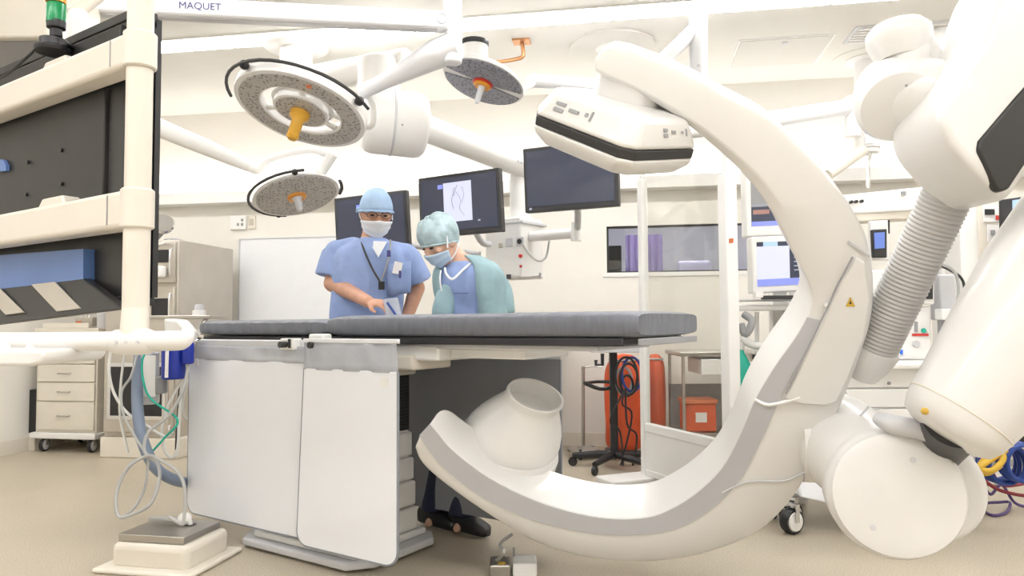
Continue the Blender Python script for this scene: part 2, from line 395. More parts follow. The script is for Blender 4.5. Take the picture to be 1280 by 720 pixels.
MB().cyl(((hx0 + hx1) / 2, hy0 + .08, WZ - .02), ((hx0 + hx1) / 2, hy0 + .08, WZ - .008), .02).build('latch', 'light_grey', t)
c = onz(1120, 40, WZ); t = thing('ceiling_vent', 'pale grey slatted ceiling vent behind the robot wrist', 'vent', c)
B((c.x - .3, c.y - .15, WZ - .01), (c.x + .3, c.y + .15, WZ)).build('frame', 'light_grey', t)
for k in range(6): B((c.x - .28, c.y - .13 + k * .046, WZ - .018), (c.x + .28, c.y - .11 + k * .046, WZ - .008)).build('slat', 'white', t)
# whiteboard, wall boxes
a = onwall(302, 300); b = onwall(420, 430)
t = thing('whiteboard', 'large blank whiteboard on back wall behind the man', 'whiteboard', (a.x + .4, WY1, 0.95))
zz = a.z; B((a.x, WY1 - .02, .95), (a.x + 1.5, WY1, zz)).build('board', 'cold_white', t)
for lo, hi in (((a.x - .012, .938), (a.x, zz + .012)), ((a.x + 1.5, .938), (a.x + 1.512, zz + .012)), ((a.x, zz), (a.x + 1.5, zz + .012)), ((a.x, .938), (a.x + 1.5, .95))):
    B((lo[0], WY1 - .026, lo[1]), (hi[0], WY1, hi[1])).build('frame_rail', 'light_grey', t)
a = onwall(290, 270); b = onwall(309, 287)
t = thing('wall_intercom', 'small white wall box with dark buttons above the whiteboard', 'intercom', (a.x, WY1, b.z))
B((a.x, WY1 - .03, b.z), (b.x, WY1, a.z)).build('housing', 'white', t, bevel=.004)
for q in ((.45, .25), (.72, .25), (.72, .55)): 
    x = a.x + (b.x - a.x) * q[0]; z = b.z + (a.z - b.z) * q[1]; B((x, WY1 - .036, z), (x + .02, WY1 - .028, z + .025)).build('button', 'mid_grey', t)
a = onwall(311, 270); b = onwall(320, 286)
t = thing('wall_switch', 'tan wall switch plate beside the white intercom box', 'switch', (a.x, WY1, b.z))
B((a.x, WY1 - .015, b.z), (b.x, WY1, a.z)).build('plate', 'cream', t, bevel=.003)
B((a.x + .018, WY1 - .022, b.z + .03), (b.x - .018, WY1 - .013, a.z - .03)).build('rocker', 'warm_steel', t)

# ================================================================== OPERATING TABLE
TA = G(802, 2.38, 0); TB = G(243, 3.72, 0)
ta = (TA - TB).normalized(); tn = V((-ta.y, ta.x, 0))
if tn.dot(fh) < 0: tn = -tn
L = (TA - TB).length; TW = .60; ztop = 1.064
def T_(s, v, z): return TB + ta * s + tn * v + ZA * z      # s from the left end, v across, z height
def tb(s0, s1, v0, v1, z0, z1): return MB().boxp(T_(s0, v0, z0), ta * (s1 - s0), tn * (v1 - v0), ZA * (z1 - z0))
cs = (P(440, 560, 3.10) - TB).dot(ta)      # near right corner of the column
tbl = thing('operating_table', 'grey-padded operating table on a white column in room centre', 'operating table', T_(cs - .29, .2, 0))
sj = (G(406, 3.3, 0) - TB).dot(ta)
# find joint position along the near edge at pixel 406
for k in range(200):
    q = T_(k / 200 * L, 0, 1.02) - C0
    if q.dot(r2) / q.dot(fw) * F + 640 > 406: sj = k / 200 * L; break
def pad(s0, s1, z0, z1, name):
    m = MB(); n = 40; rings = []
    for i in range(n + 1):
        s = s0 + (s1 - s0) * i / n; e = min(1, min(i, n - i) / 1.5); r = []
        for k in range(28):
            t = 2 * math.pi * k / 28; cx, sx = math.cos(t), math.sin(t)
            y = math.copysign(abs(cx) ** .25, cx) * (TW / 2 - (1 - e) * .012); z = math.copysign(abs(sx) ** .35, sx) * ((z1 - z0) / 2 - (1 - e) * .01)
            wob = .0035 * (1 if 2 < i < n - 2 else 0) * math.sin(s * 90 + y * 9) * math.sin(s * 23 + 1) * (1 if sx > -.3 else 0)
            r.append(T_(s, TW / 2 + y - (wob if y < 0 else 0), (z0 + z1) / 2 + z + wob * .4))
        rings.append(r)
    return m.rings(rings).build(name, 'mattress', tbl)
pad(.0, sj, .975, ztop - .012, 'mattress'); pad(sj, L, .972, ztop + .003, 'mattress')
tb(.02, L - .06, .02, TW - .02, .945, .975).build('table_top', 'carbon', tbl, bevel=.006)
tb(sj + .5, L - .18, .06, TW - .06, .925, .946).build('under_tray', 'light_grey', tbl, bevel=.006)
tb(L - .012, L + .006, .03, TW - .03, .948, .972).build('end_cap', 'mid_grey', tbl, bevel=.003)
# saddle under the top
tb(cs - .75, cs + .42, .06, TW - .06, .875, .944).build('saddle', 'white', tbl, bevel=.012)
tb(cs + .1, cs + .30, .04, .3, .835, .90).build('slide_block', 'cream', tbl, bevel=.01)
tb(cs + .42, cs + .78, .14, TW - .1, .885, .926).build('slide_rail', 'white', tbl, bevel=.008)
# column: stacked telescopic covers
def colbox(ds, dv, z0, z1, name='column_cover', m='white', bev=.012): return tb(cs - .60 - ds, cs + ds, -dv + .02, .40 + dv, z0, z1).build(name, m, tbl, bevel=bev)
zs = [.06, .17, .29, .40, .52]
for k in range(4): colbox(.012 - .006 * k, .012 - .006 * k, zs[k] + .006, zs[k + 1])
colbox(-.02, -.015, .06, .86, 'column', 'white')
tb(cs - .55, cs - .05, .03, .36, .78, .86).build('column_head', 'cream', tbl, bevel=.01)
tb(cs - .3, cs + .03, .02, .38, .79, .835).build('column_cap', 'cream', tbl, bevel=.012)
for k in range(15):
    z = .54 + k * .016; tb(cs - .035, cs - .008, .05, .37, z, z + .009).build('vent_slat', 'dark_grey', tbl)
tb(cs - .035, cs - .014, .045, .375, .53, .785).build('vent_back', 'black', tbl)
# base
poly = [T_(cs - .66, -.06, 0), T_(cs + .02, -.06, 0), T_(cs + .10, .04, 0), T_(cs + .10, .42, 0), T_(cs + .02, .5, 0), T_(cs - .66, .5, 0), T_(cs - .74, .42, 0), T_(cs - .74, .04, 0)]
MB().prism(poly, ZA * .035).build('base_plate', 'light_grey', tbl, bevel=.01)
tb(cs - .63, cs + .03, -.02, .45, .035, .065).build('base_step', 'white', tbl, bevel=.01)
# side rail on near edge
s0 = .04; s1 = sj + .02
tb(s0, s1 + .30, -.045, -.028, .925, .958).build('side_rail', 'cold_white', tbl, bevel=.004)
tb(s0, s1 - .22, -.058, -.045, .928, .955).build('rail_cover', 'light_grey', tbl, bevel=.003)
for s in (s0 + .03, s1 - .25, s1 + .2): tb(s, s + .03, -.03, .03, .93, .95).build('rail_bracket', 'chrome', tbl)
def clamp(s, wd, big):
    o = tb(s, s + wd, -.085, -.03, .915, .967 + .02 * big).build('clamp', 'white', tbl, bevel=.008)
    MB().cyl(T_(s + wd * .5, -.085, .94), T_(s + wd * .5, -.12, .94), .014).build('knob', 'dark_grey', o)
    tb(s + wd * .7, s + wd * .85, -.09, -.084, .925, .965).build('latch', 'dark_grey', o)
    return o
clamp(s1 - .22, .09, 0); clamp(s1 - .03, .09, 1)
MB().cyl(T_(s0 - .05, -.03, .945), T_(s0 + .02, -.03, .945), .022).build('end_knob', 'black', tbl)

# lead aprons
def apron(s0, s1, sb0, sb1, v, z0, z1, ztop, label, m='apron', tagpos=None, strip=True, clear=True, grp='lead aprons on the table rail', tilt=0.0):
    t = thing('lead_apron', label, 'apron', T_((s0 + s1) / 2, v, z0), grp)
    rad = .06; n = 6
    def pt(u, z):   # u 0..1 across
        q = (z - z0) / (z1 - z0); a = sb0 + (s0 - sb0) * q; b = sb1 + (s1 - sb1) * q
        return T_(a + (b - a) * u, v + tilt * (1 - q), z)
    wd = s1 - s0; ru = rad / wd
    edge = [pt(0, z1)] + [pt(0, z0 + rad)]
    for k in range(1, n + 1):
        an = math.pi / 2 * k / n; edge.append(pt(ru * (1 - math.cos(an)), z0 + rad * (1 - math.sin(an))))
    for k in range(0, n + 1):
        an = math.pi / 2 * k / n; edge.append(pt(1 - ru + ru * math.sin(an), z0 + rad * (1 - math.cos(an))))
    edge.append(pt(1, z1))
    MB().prism(edge, tn * .012).build('panel', m, t, bevel=.003)
    MB().tube([p - tn * .001 + tn * .006 for p in edge], .0062, 8, 0).build('piping', 'piping', t)
    if clear:
        g = []
        for i in range(17):
            u = i / 16; g.append([pt(u, z1) * (1 - q) + (T_(s0 + (s1 - s0) * u, v, ztop)) * q + tn * (.004 * math.sin(i * 1.3 + 3 * q)) for q in (-.05, .2, .4, .6, .8, 1)])
        MB().sheet(g).build('clear_strip', 'clear_plastic', t, solid=.002)
    if tagpos:
        for u, z in tagpos:
            p = pt(u, z); MB().box(p - tn * .002, .022, .002, .018, (ta, tn, ZA)).build('sewn_tag', 'sticker_white', t)
    return t
zA = .095
apron(.03, sj + .045, .03, sj + .03, -.062, zA, .86, .93, 'left white lead apron with grey piping hanging from the table rail', tagpos=[(.06, .845)])
apron(sj - .02, sj + .52, sj - .06, sj + .52, -.10, zA - .01, .84, .955, 'right white lead apron overlapping its neighbour on the table rail', tagpos=[(.88, .80)])
tb(sj - .02, sj + .53, -.106, -.094, .95, .968).build('apron_bar', 'cold_white', tbl, bevel=.003)
apron(cs - .35, cs + .66, cs - .35, cs + .66, TW + .03, .10, .86, .95, 'lead apron painted shadow-grey hanging from far side of the table', m='far_apron_shaded', grp=None)
tb(cs - .1, cs + .9, TW + .02, TW + .045, .915, .945).build('side_rail', 'cold_white', tbl, bevel=.004)
for s in (cs, cs + .8): tb(s, s + .03, TW - .04, TW + .03, .92, .94).build('rail_bracket', 'chrome', tbl)

# ================================================================== ROBOTIC C-ARM
bax = cv(.2, .9, -.45).normalized()
cax = cv(.945, -.3, -.05); cax = (cax - bax * cax.dot(bax)).normalized()
nax = bax.cross(cax).normalized()
if nax.dot(fh) > 0: nax = -nax                    # towards the camera
CP0 = P(767, 380, 2.40)
def PL(px, py, off=0.0): return onpl(px, py, CP0 + nax * off, nax)
rob = thing('robotic_c_arm', 'large white robotic C-arm X-ray unit curving around the table', 'C-arm', G(1560, 2.3, 0))
st = [((744, 72), (744, 88), (745, 91)), ((764, 57), (766, 98), (765, 101)), ((807, 68), (795, 111), (793, 114)), ((864, 92), (834, 132), (831, 136)),
      ((917, 121), (868, 154), (864, 159)), ((965, 147), (904, 181), (898, 187)), ((1004, 184), (935, 208), (927, 215)), ((1035, 217), (961, 236), (951, 244)),
      ((1066, 261), (988, 275), (975, 283)), ((1086, 300), (1010, 318), (993, 320)), ((1094, 345), (1032, 355), (1010, 352)), ((1093, 395), (1036, 385), (1014, 380)),
      ((1081, 440), (1018, 420), (999, 414)), ((1062, 490), (992, 467), (968, 458)), ((1040, 540), (970, 512), (943, 500)), ((1018, 585), (950, 555), (924, 545)),
      ((990, 630), (930, 593), (902, 585)), ((950, 668), (900, 628), (870, 616)), ((894, 692), (858, 656), (838, 636)), ((837, 704), (815, 667), (810, 646)),
      ((781, 706), (770, 669), (770, 648)), ((725, 699), (722, 664), (725, 642)), ((669, 681), (660, 648), (669, 625)), ((612, 648), (603, 622), (612, 597)),
      ((556, 609), (558, 588), (567, 563)), ((526, 582), (534, 561), (547, 540)), ((517, 562), (524, 545), (538, 530))]
CW = .27
Ol = catmull([PL(*s[0]) for s in st], 4); Kl = catmull([PL(*s[1]) for s in st], 4); Il = catmull([PL(*s[2], -.02) for s in st], 4)
N = len(Ol); rings = []; stripe = []
for i in range(N):
    O, K, I = Ol[i], Kl[i], Il[i]; rd = (O - I); rd = (rd - nax * rd.dot(nax)); th = rd.length; rd.normalize()
    e = min(.03, th * .3); wbk = CW
    if i < 6: wbk = CW * (.80 + .2 * i / 6)
    if i > N - 13: q = (i - (N - 13)) / 12; wbk = CW * (.24 + .76 * math.sqrt(max(0, 1 - q * q)))
    Io = I
    r = [O - nax * e, O - rd * (e * .3) - nax * (e * .3), O - rd * e, K + rd * .002, I + rd * 0, I - nax * (wbk - .06), I + rd * .02 - nax * (wbk - .04),
         O - rd * e - nax * wbk, O - rd * (e * .3) - nax * (wbk - e * .3), O - nax * (wbk - e)]
    rings.append(r)
    stripe.append((K, I, rd))
MB().rings(rings).build('c_arc', 'robot_white', rob, bevel=.012, seg=2, angle=32)
# grey inlay running along the inner front edge of the lower arc
i0 = 46; rr = []
for i in range(i0, N):
    K, I, rd = stripe[i]; d = (I - K); nrm = d.cross(Ol[min(i + 1, N - 1)] - Ol[i - 1]); nrm.normalize()
    if nrm.dot(C0 - K) < 0: nrm = -nrm
    rr.append([K + d * .03 + nrm * .005, K + d * .97 + nrm * .005, K + d * .97 - nrm * .006, K + d * .03 - nrm * .006])
MB().rings(rr).build('grey_inlay', 'robot_grey', rob, angle=50)
# grey inlay round the tube end (short bumper)
# outer hub cover on the arc with its seam
hub = [(1069, 320), (1080, 326), (1087, 372), (1080, 420), (1060, 470), (1046, 500), (1030, 505), (1000, 503), (980, 496), (1026, 402), (1050, 352)]
hc = MB().prism([PL(*q, .0) for q in hub], nax * .014).build('hub_cover', 'robot_white', rob, bevel=.01)
MB().tube([PL(1066, 321, .018), PL(1048, 354, .018), PL(1026, 402, .018), PL(982, 492, .016)], .003, 6, 3).build('seam', 'mid_grey', hc)
MB().prism([PL(1057, 383, .0145), PL(1069, 383, .0145), PL(1063, 371, .0145)], nax * .002).build('warning_triangle', 'gold', hc)
MB().prism([PL(1061.5, 380, .0166), PL(1064.5, 380, .0166), PL(1063, 375, .0166)], nax * .001).build('warning_mark', 'black', hc)
MB().cyl(PL(1033, 381, -.005), PL(1033, 381, .012), .006).build('screw', 'chrome', rob)
# shell joint ribs near the outer hub
MB().tube([PL(1060, 302, .003), PL(1075, 312, .006), PL(1087, 320, .003)], .004, 6, 4).build('shell_seam', 'light_grey', rob)
MB().tube([PL(944, 499, -.018), PL(962, 506, .004), PL(1000, 497, .012)], .006, 6, 4).build('shell_lip', 'white', rob)
MB().tube([PL(903, 616, .002), PL(935, 602, .004), PL(980, 601, .004), PL(1006, 590, .002)], .0035, 6, 4).build('shell_seam', 'light_grey', rob)
# detector
Dk = PL(789, 112, -CW * .46)
mdet = Dk - bax * .075
MB().lathe(Dk + bax * .05, -bax, [(.115, 0), (.117, .08), (.108, .13), (.112, .16), (.118, .20)], 40).build('detector_neck', 'robot_white', rob)
p0 = P(775, 221, 2.02); eL = onpl(662, 173, p0, bax) - p0; eR = onpl(872, 221, p0, bax) - p0
eL.normalize(); eR = (eR - eL * eR.dot(eL)).normalized()
eRl = (onpl(870, 221, p0, bax) - p0).length; eLl = (onpl(662, 173, p0, bax) - p0).length
def det_poly(ins, lift):
    a, b = eL, eR; LL, RR = eLl, eRl; c = .035
    ins = ins - .028
    q = [(c + ins, ins), (LL - c * 2 - ins, ins), (LL - ins, c * 2 + ins), (LL - ins, RR - c - ins), (LL - c - ins, RR - ins), (c * 2 + ins, RR - ins), (ins, RR - c * 2 - ins), (ins, c + ins)]
    return [p0 + a * x + b * y + bax * lift for x, y in q]
dh = .165
det = MB().rings([det_poly(.03, 0), det_poly(.0, .035), det_poly(-.004, .055)]).build('detector_base', 'robot_white', rob, bevel=.008)
MB().rings([det_poly(-.002, .055), det_poly(-.002, .083)]).build('collision_band', 'dark_grey', rob, bevel=.003)
dsh = MB().rings([det_poly(-.004, .083), det_poly(.0, .10), det_poly(.028, dh), det_poly(.08, dh + .008)]).build('detector_shell', 'robot_white', rob, bevel=.014)
# keypads on the two visible detector faces
def face_pt(side, t, k, lift):   # along side t (m), between lift levels
    ins = (lift - .10) / (dh - .10) * .028 - .028
    if side == 'L': return p0 + eL * t + eR * ins + bax * lift
    return p0 + eR * t + eL * ins + bax * lift
def key(side, t, lift, wt, ht):
    e, o = (eL, eR) if side == 'L' else (eR, eL)
    n = -o
    upv = (bax * 1 + o * .43).normalized(); c = face_pt(side, t, 0, lift) + n * .002
    MB().box(c, wt, ht, .0025, (e, upv, n)).build('key', 'mid_grey', dsh, bevel=.002)
for t_, l_ in ((eLl * .70, .138), (eLl * .70, .120), (eLl * .55, .130)): key('L', t_, l_, .02, .0055)
key('L', eLl * .42, .133, .006, .006); key('L', eLl * .37, .133, .004, .015)
for t_, l_ in ((eRl * .42, .138), (eRl * .42, .124), (eRl * .54, .133)): key('R', t_, l_, .010, .005)
key('R', eRl * .68, .132, .004, .004); key('R', eRl * .74, .132, .003, .011)
# tube dome
tb0 = onpl(637, 552, PL(640, 612, -.02), bax)
dax = (bax * 1 + cv(.07, 0, -.0)).normalized()
pr = [(.212, -.05), (.212, .012), (.204, .02), (.206, .028), (.202, .055), (.188, .095), (.167, .135), (.146, .17), (.130, .195), (.121, .213), (.118, .228), (.122, .246), (.119, .256), (.110, .256), (.105, .24), (.102, .19), (.0, .19)]
x_, y_, z_ = frame_of(dax); rings = []
cen = tb0
for r, h in pr:
    sh = cax * (.045 * max(0, h - .02) / .24)
    rings.append([cen + dax * h + sh + (x_ * math.cos(2 * math.pi * k / 44) + y_ * math.sin(2 * math.pi * k / 44)) * max(r, .001) for k in range(44)])
dome = MB().rings(rings).build('tube_dome', 'robot_white', rob, angle=50)
# platform under the dome
pl = []
for k in range(40):
    t = 2 * math.pi * k / 40; pl.append(tb0 - dax * .008 + (x_ * math.cos(t) + y_ * math.sin(t)) * .222)
MB().prism(pl, -dax * .06).build('tube_platform', 'robot_white', rob, bevel=.012)
# wrist joint: neck, drum, front disc
JD = P(1122, 619, 2.14); jax = (C0 + V((0, 0, -.25)) + rh * .35 - JD).normalized()      # drum axis
MB().rcyl(JD - jax * .30, JD - jax * .012, .193, .05, 40).build('wrist_drum', 'robot_white', rob)
dj = MB().lathe(JD - jax * .012, jax, [(.178, -.01), (.182, 0), (.176, .014), (.150, .022), (.0, .026)], 44).build('wrist_disc', 'robot_white', rob)
x_, y_, _ = frame_of(jax)
for q in ((1141, 575), (1091, 659)):
    c = onpl(*q, JD + jax * .008, jax); MB().cyl(c - jax * .01, c + jax * .006, .008).build('screw', 'light_grey', dj)
na = PL(1040, 548, -.10); nb_ = JD - jax * .16
MB().tube([PL(1000, 545, -.12), na, (na + nb_) / 2 + UP * .01, nb_], [.16, .165, .155, .16], 28, 6).build('wrist_neck', 'robot_white', rob)
MB().tube([PL(1086, 508, .0), PL(1052, 545, .04), PL(1012, 588, .015)], .004, 6, 5).build('shell_seam', 'light_grey', rob)
# fork plate right of the drum and dark neck
fk = JD - jax * .20 + rh * .12
MB().rcyl(fk - jax * .12, fk + jax * .06, .165, .03, 36).build('wrist_fork', 'robot_white', rob)
MB().tube([P(1098, 523, 2.2), P(1115, 530, 2.15), P(1150, 537, 2.12), P(1172, 545, 2.1)], [.02, .03, .03, .03], 12, 5).build('fork_lip', 'light_grey', rob)
FA = P(1190, 530, 2.02); FB = P(1400, 258, 1.95)
fd = (FB - FA).normalized()
MB().cyl(P(1168, 570, 2.34), FA + fd * .02, .065, .085, 28).build('wrist_sleeve', 'dark_grey', rob)
Lf = (FB - FA).length
MB().lathe(FA - fd * .045, fd, [(.02, 0), (.095, .006), (.122, .02), (.136, .05), (.143, .09), (.158, .20), (.175, .32), (.20, Lf * .7), (.21, Lf + .05)], 44).build('lower_arm', 'robot_white', rob)
ex_, ey_, _ = frame_of(fd)
MB().tube([FA + fd * .035 + (ex_ * math.cos(2 * math.pi * k / 40) + ey_ * math.sin(2 * math.pi * k / 40)) * .1415 for k in range(40)], .0025, 6, 0, closed=True).build('shell_seam', 'cream', rob)
c = P(1156, 514, 1.93); MB().ball(c, .010).build('status_lamp', 'gold', rob)
# corrugated hose
HA = P(1201, 208, 2.12); HB = P(1090, 442, 2.42); hd = (HB - HA).normalized(); hl = (HB - HA).length; pr = []
n = 96
for k in range(n + 1): pr.append((.0730 if k % 2 else .0680, hl * k / n))
MB().lathe(HA, hd, pr, 40).build('corrugated_hose', 'corrugated', rob, angle=12)
MB().lathe(HB - hd * .03, hd, [(.078, 0), (.08, .02), (.07, .07), (.05, .12)], 32).build('hose_collar', 'robot_white', rob)
# upper arm
ua = [(1262, -60), (1225, 38), (1185, 102), (1166, 138), (1164, 160), (1176, 184), (1200, 212), (1230, 240), (1252, 256), (1264, 244), (1300, 190), (1360, 110), (1470, -60)]
ctr = V((0, 0, 0))
uf = [P(x, y, 1.86) for x, y in ua]; um = [P(x, y, 1.92) for x, y in ua]
cc = sum(uf, V((0, 0, 0))) / len(uf)
MB().rings([[cc + (p - cc) * .90 for p in uf], [cc + (p - cc) * 1.0 - fh * .0 for p in um], [p + fh * .17 for p in um], [cc + (p - cc) * .9 + fh * .25 for p in um]]).build('upper_arm', 'robot_white', rob, bevel=.03, seg=4, angle=60)
bp_ = [(1222, 188), (1224, 176), (1268, 124), (1300, 88), (1350, 60), (1350, 110), (1300, 178), (1262, 236), (1252, 240), (1246, 236)]
MB().prism([P(x, y, 1.852) for x, y in bp_], fh * .03).build('dark_panel', 'black_panel', rob, bevel=.008)
# elbow joint left of upper arm
EL = P(1122, 128, 2.12); eax = cv(-.25, -.62, -.74).normalized()
MB().lathe(EL + eax * .045, -eax, [(.075, 0), (.105, .008), (.118, .03), (.118, .10), (.105, .16), (.08, .2)], 40).build('elbow_drum', 'robot_white', rob)
MB().tube([P(1128, 112, 2.15), P(1150, 120, 2.12), P(1205, 130, 2.08)], [.10, .11, .12], 28, 5).build('elbow_link', 'robot_white', rob)
MB().cyl(P(1133, 110, 2.14), P(1133, 62, 2.14), .068, .066, 32).build('elbow_neck', 'robot_white', rob)
MB().tube([P(1133, 88, 2.14) + (rh * math.cos(2 * math.pi * k / 32) + fh * math.sin(2 * math.pi * k / 32)) * .068 for k in range(32)], .002, 6, 0, closed=True).build('shell_seam', 'mid_grey', rob)
MB().lathe(P(1127, 74, 2.14), (UP + rh * -.08 + fh * .05), [(.066, 0), (.082, .03), (.092, .06), (.090, .085), (.07, .108), (.03, .118), (.0, .12)], 40).build('elbow_cap', 'robot_white', rob)
MB().prism([P(1150, 40, 2.10), P(1163, 32, 2.10), P(1192, 78, 2.10), P(1192, 95, 2.10), P(1160, 95, 2.10)], fh * .12).build('elbow_cover', 'robot_white', rob, bevel=.02)
c = onpl(1134, 108, P(1134, 108, 2.0), fh); MB().cyl(P(1133, 107, 2.03), P(1133, 107, 2.01), .004).build('screw', 'mid_grey', rob)
# base column out to the right
bs = G(1560, 2.3, 0)
MB().lathe(bs, UP, [(.42, 0), (.42, .12), (.36, .2), (.30, .7), (.28, 1.3), (.24, 1.42), (.0, 1.45)], 40).build('base', 'robot_white', rob)
MB().tube([FB - fd * .1, FB + fd * .1, bs + UP * 1.25], [.2, .2, .2], 24, 5).build('shoulder', 'robot_white', rob)
MB().tube([P(1360, 40, 2.0), P(1480, 60, 2.1), bs + UP * 1.35], [.16, .18, .2], 24, 5).build('shoulder', 'robot_white', rob)

# ================================================================== SURGICAL LIGHTS
def disc_axes(px, py, d, ratio, ang):
    c = P(px, py, d); v = (C0 - c).normalized(); rx = v.cross(UP).normalized() * -1
    if rx.dot(rh) < 0: rx = -rx
    uy = v.cross(rx).normalized()
    if uy.z < 0: uy = -uy
    a = R(ang); major = rx * math.cos(a) - uy * math.sin(a); minor = -rx * math.sin(a) - uy * math.cos(a)   # minor points down in the picture
    n = (v * ratio + minor * math.sqrt(1 - ratio * ratio)).normalized()
    mn_ = n.cross(major).normalized()
    return c, n, major, (mn_ if mn_.dot(minor) > 0 else -mn_)
def ring(root, name, m, c, n, r0, r1, h0, h1, seg=48, parent=None):
    mb = MB(); x, y, z = frame_of(n); rr = []
    for r, h in ((r0, h0), (r1, h0), (r1, h1), (r0, h1)):
        rr.append([c + z * h + (x * math.cos(2 * math.pi * k / seg) + y * math.sin(2 * math.pi * k / seg)) * r for k in range(seg)])
    return mb.rings(rr, closed=True).build(name, m, parent or root, bevel=.003)
# --- lamp with the long lettered arm
c, n, mj, mn = disc_axes(376, 139, 3.4, .47, 17)
t = thing('surgical_light', 'ring-shaped surgical light with yellow handle on a lettered white arm', 'surgical light', P(120, -20, 2.95) * 1.0)
Rr = .312
ring(t, 'outer_shell', 'white', c, n, .19, Rr, -.045, .004)
ring(t, 'led_ring', 'led_field', c, n, .198, Rr - .022, .0, .007)
ring(t, 'inner_shell', 'white', c, n, .03, .132, -.04, .004)
MB().lathe(c, n, [(.03, 0), (.118, 0), (.118, .007), (.03, .007)], 40).build('led_disc', 'led_field', t)
for k in range(3):
    a = k * 2.094 + .4; d = mj * math.cos(a) + mn * math.sin(a)
    MB().tube([c + d * .12 - n * .02, c + d * .2 - n * .02], .014, 10, 0).build('spoke', 'white', t)
MB().lathe(c - n * .05, n, [(.0, 0), (.13, .002), (.15, .015), (.1, .02)], 32).build('back_cover', 'white', t)
h = MB().lathe(c + n * .005, n, [(.042, 0), (.048, .008), (.046, .03), (.034, .04), (.028, .05), (.027, .12), (.030, .135), (.020, .15), (.012, .152)], 28).build('handle', 'yellow', t); lab(h, 'yellow sterile handle')
pts = []
for k in range(19):
    a = R(-38 - k * 9.2); pts.append(c + (mj * math.cos(a) + mn * math.sin(a)) * (Rr * 1.13) - n * .02)
gr = MB().tube(pts, .008, 8, 0).build('grab_rail', 'dark_grey', t)
for k in (1, 12): MB().ball(pts[k] * .75 + (c - n * .02) * .25 + (pts[k] - c) * .2, .022).build('rail_mount', 'black', gr)
MB().cyl(c + mj * .0 - mn * .26 + n * .004, c - mn * .26 + n * .012, .012).build('orange_mark', 'orange_light', t)
A0 = P(100, 6, 2.95); A1 = P(560, 28, 3.2); ad = (A1 - A0).normalized(); au = UP - ad * UP.dot(ad); au.normalize(); an_ = ad.cross(au)
if an_.dot(fh) > 0: an_ = -an_
bm_ = MB().box((A0 + A1) / 2, (A1 - A0).length / 2, .038, .04, (ad, an_, au)).build('long_arm', 'cold_white', t, bevel=.012)
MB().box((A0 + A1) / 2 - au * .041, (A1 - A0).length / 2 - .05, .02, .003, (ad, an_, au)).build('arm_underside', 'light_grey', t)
def arm_px(px):
    best = None
    for k in range(401):
        p = A0.lerp(A1, k / 400); q = p - C0; x = q.dot(r2) / q.dot(fw) * F + 640
        if best is None or abs(x - px) < best[0]: best = (abs(x - px), p)
    return best[1] + an_ * .0385
text('arm_lettering', 'MAQUET', .042, arm_px(253) + au * .002, ad, au, 'maquet_blue', bm_)
p = arm_px(551)
MB().tube([p + (ad * math.cos(2 * math.pi * k / 24) + au * math.sin(2 * math.pi * k / 24)) * .022 + an_ * .001 for k in range(24)], .0016, 6, 0, closed=True).build('number_ring', 'mid_grey', bm_)
text('arm_number', '1', .024, p + an_ * .001, ad, au, 'mid_grey', bm_)
MB().rcyl(P(566, 80, 3.22), P(566, -14, 3.22), .042, .012).build('arm_joint', 'cold_white', t)
MB().cyl(A0 + UP * .02, V((A0.x, A0.y, WZ)), .05).build('ceiling_tube', 'cold_white', t)
MB().lathe(V((A0.x, A0.y, WZ - .03)), UP, [(.14, 0), (.16, .01), (.16, .03)], 32).build('ceiling_flange', 'white', t)
MB().tube([P(572, 56, 3.22), P(545, 68, 3.25), P(515, 84, 3.3), P(480, 102, 3.35), P(450, 116, 3.38)], [.062, .068, .052, .036, .034], 24, 5).build('spring_arm', 'cold_white', t)
MB().tube([P(455, 114, 3.38), P(466, 132, 3.45), P(462, 158, 3.5), c + mj * .20 - n * .06], .017, 12, 6).build('yoke', 'white', t)
MB().tube([c + mj * .22 - n * .05, c + mj * .1 - n * .055, c - n * .045], .022, 12, 4).build('yoke_end', 'white', t)
# --- small lamp, red hub, right of the lettered arm
c, n, mj, mn = disc_axes(604, 103, 4.2, .46, 19)
t = thing('surgical_light', 'dark-faced round surgical light with red hub below the copper pipe', 'surgical light', P(700, 60, 4.5))
Rr = .248
MB().lathe(c - n * .05, n, [(.0, -.01), (.16, -.005), (.225, .015), (Rr, .04), (Rr, .05), (.02, .05)], 44).build('shell', 'white', t)
for s0_, s1_ in ((8, 172), (188, 352)):
    m = MB(); out = []; inn = []
    for k in range(25):
        a = R(s0_ + (s1_ - s0_) * k / 24); d = mj * math.cos(a) + mn * math.sin(a); out.append(c + d * (Rr - .012) + n * .001); inn.append(c + d * .06 + n * .001)
    m.rings([[out[k], inn[k], inn[k] + n * .006, out[k] + n * .006] for k in range(25)]).build('led_field', 'led_field_dark', t)
MB().lathe(c, n, [(.06, 0), (.062, .012), (.05, .02)], 28).build('hub', 'red', t); MB().lathe(c + n * .012, n, [(.05, 0), (.052, .012), (.044, .02)], 28).build('hub_ring', 'amber', t)
MB().lathe(c + n * .02, n, [(.024, 0), (.020, .02), (.017, .10), (.010, .12)], 20).build('handle', 'light_grey', t)
MB().cyl(P(593, 84, 4.25), P(593, 53, 4.25), .085, .08).build('neck', 'white', t); MB().lathe(P(593, 58, 4.25), UP, [(.083, 0), (.087, .01), (.087, .025), (.083, .03)], 32).build('neck_band', 'black', t)
MB().tube([c + mj * .24 - n * .04, P(645, 118, 4.3), P(662, 108, 4.35), P(668, 101, 4.4)], .018, 10, 6).build('bracket', 'white', t)
MB().rcyl(P(664, 101, 4.4), P(772, 108, 5.05), .042, .01).build('arm', 'cold_white', t)
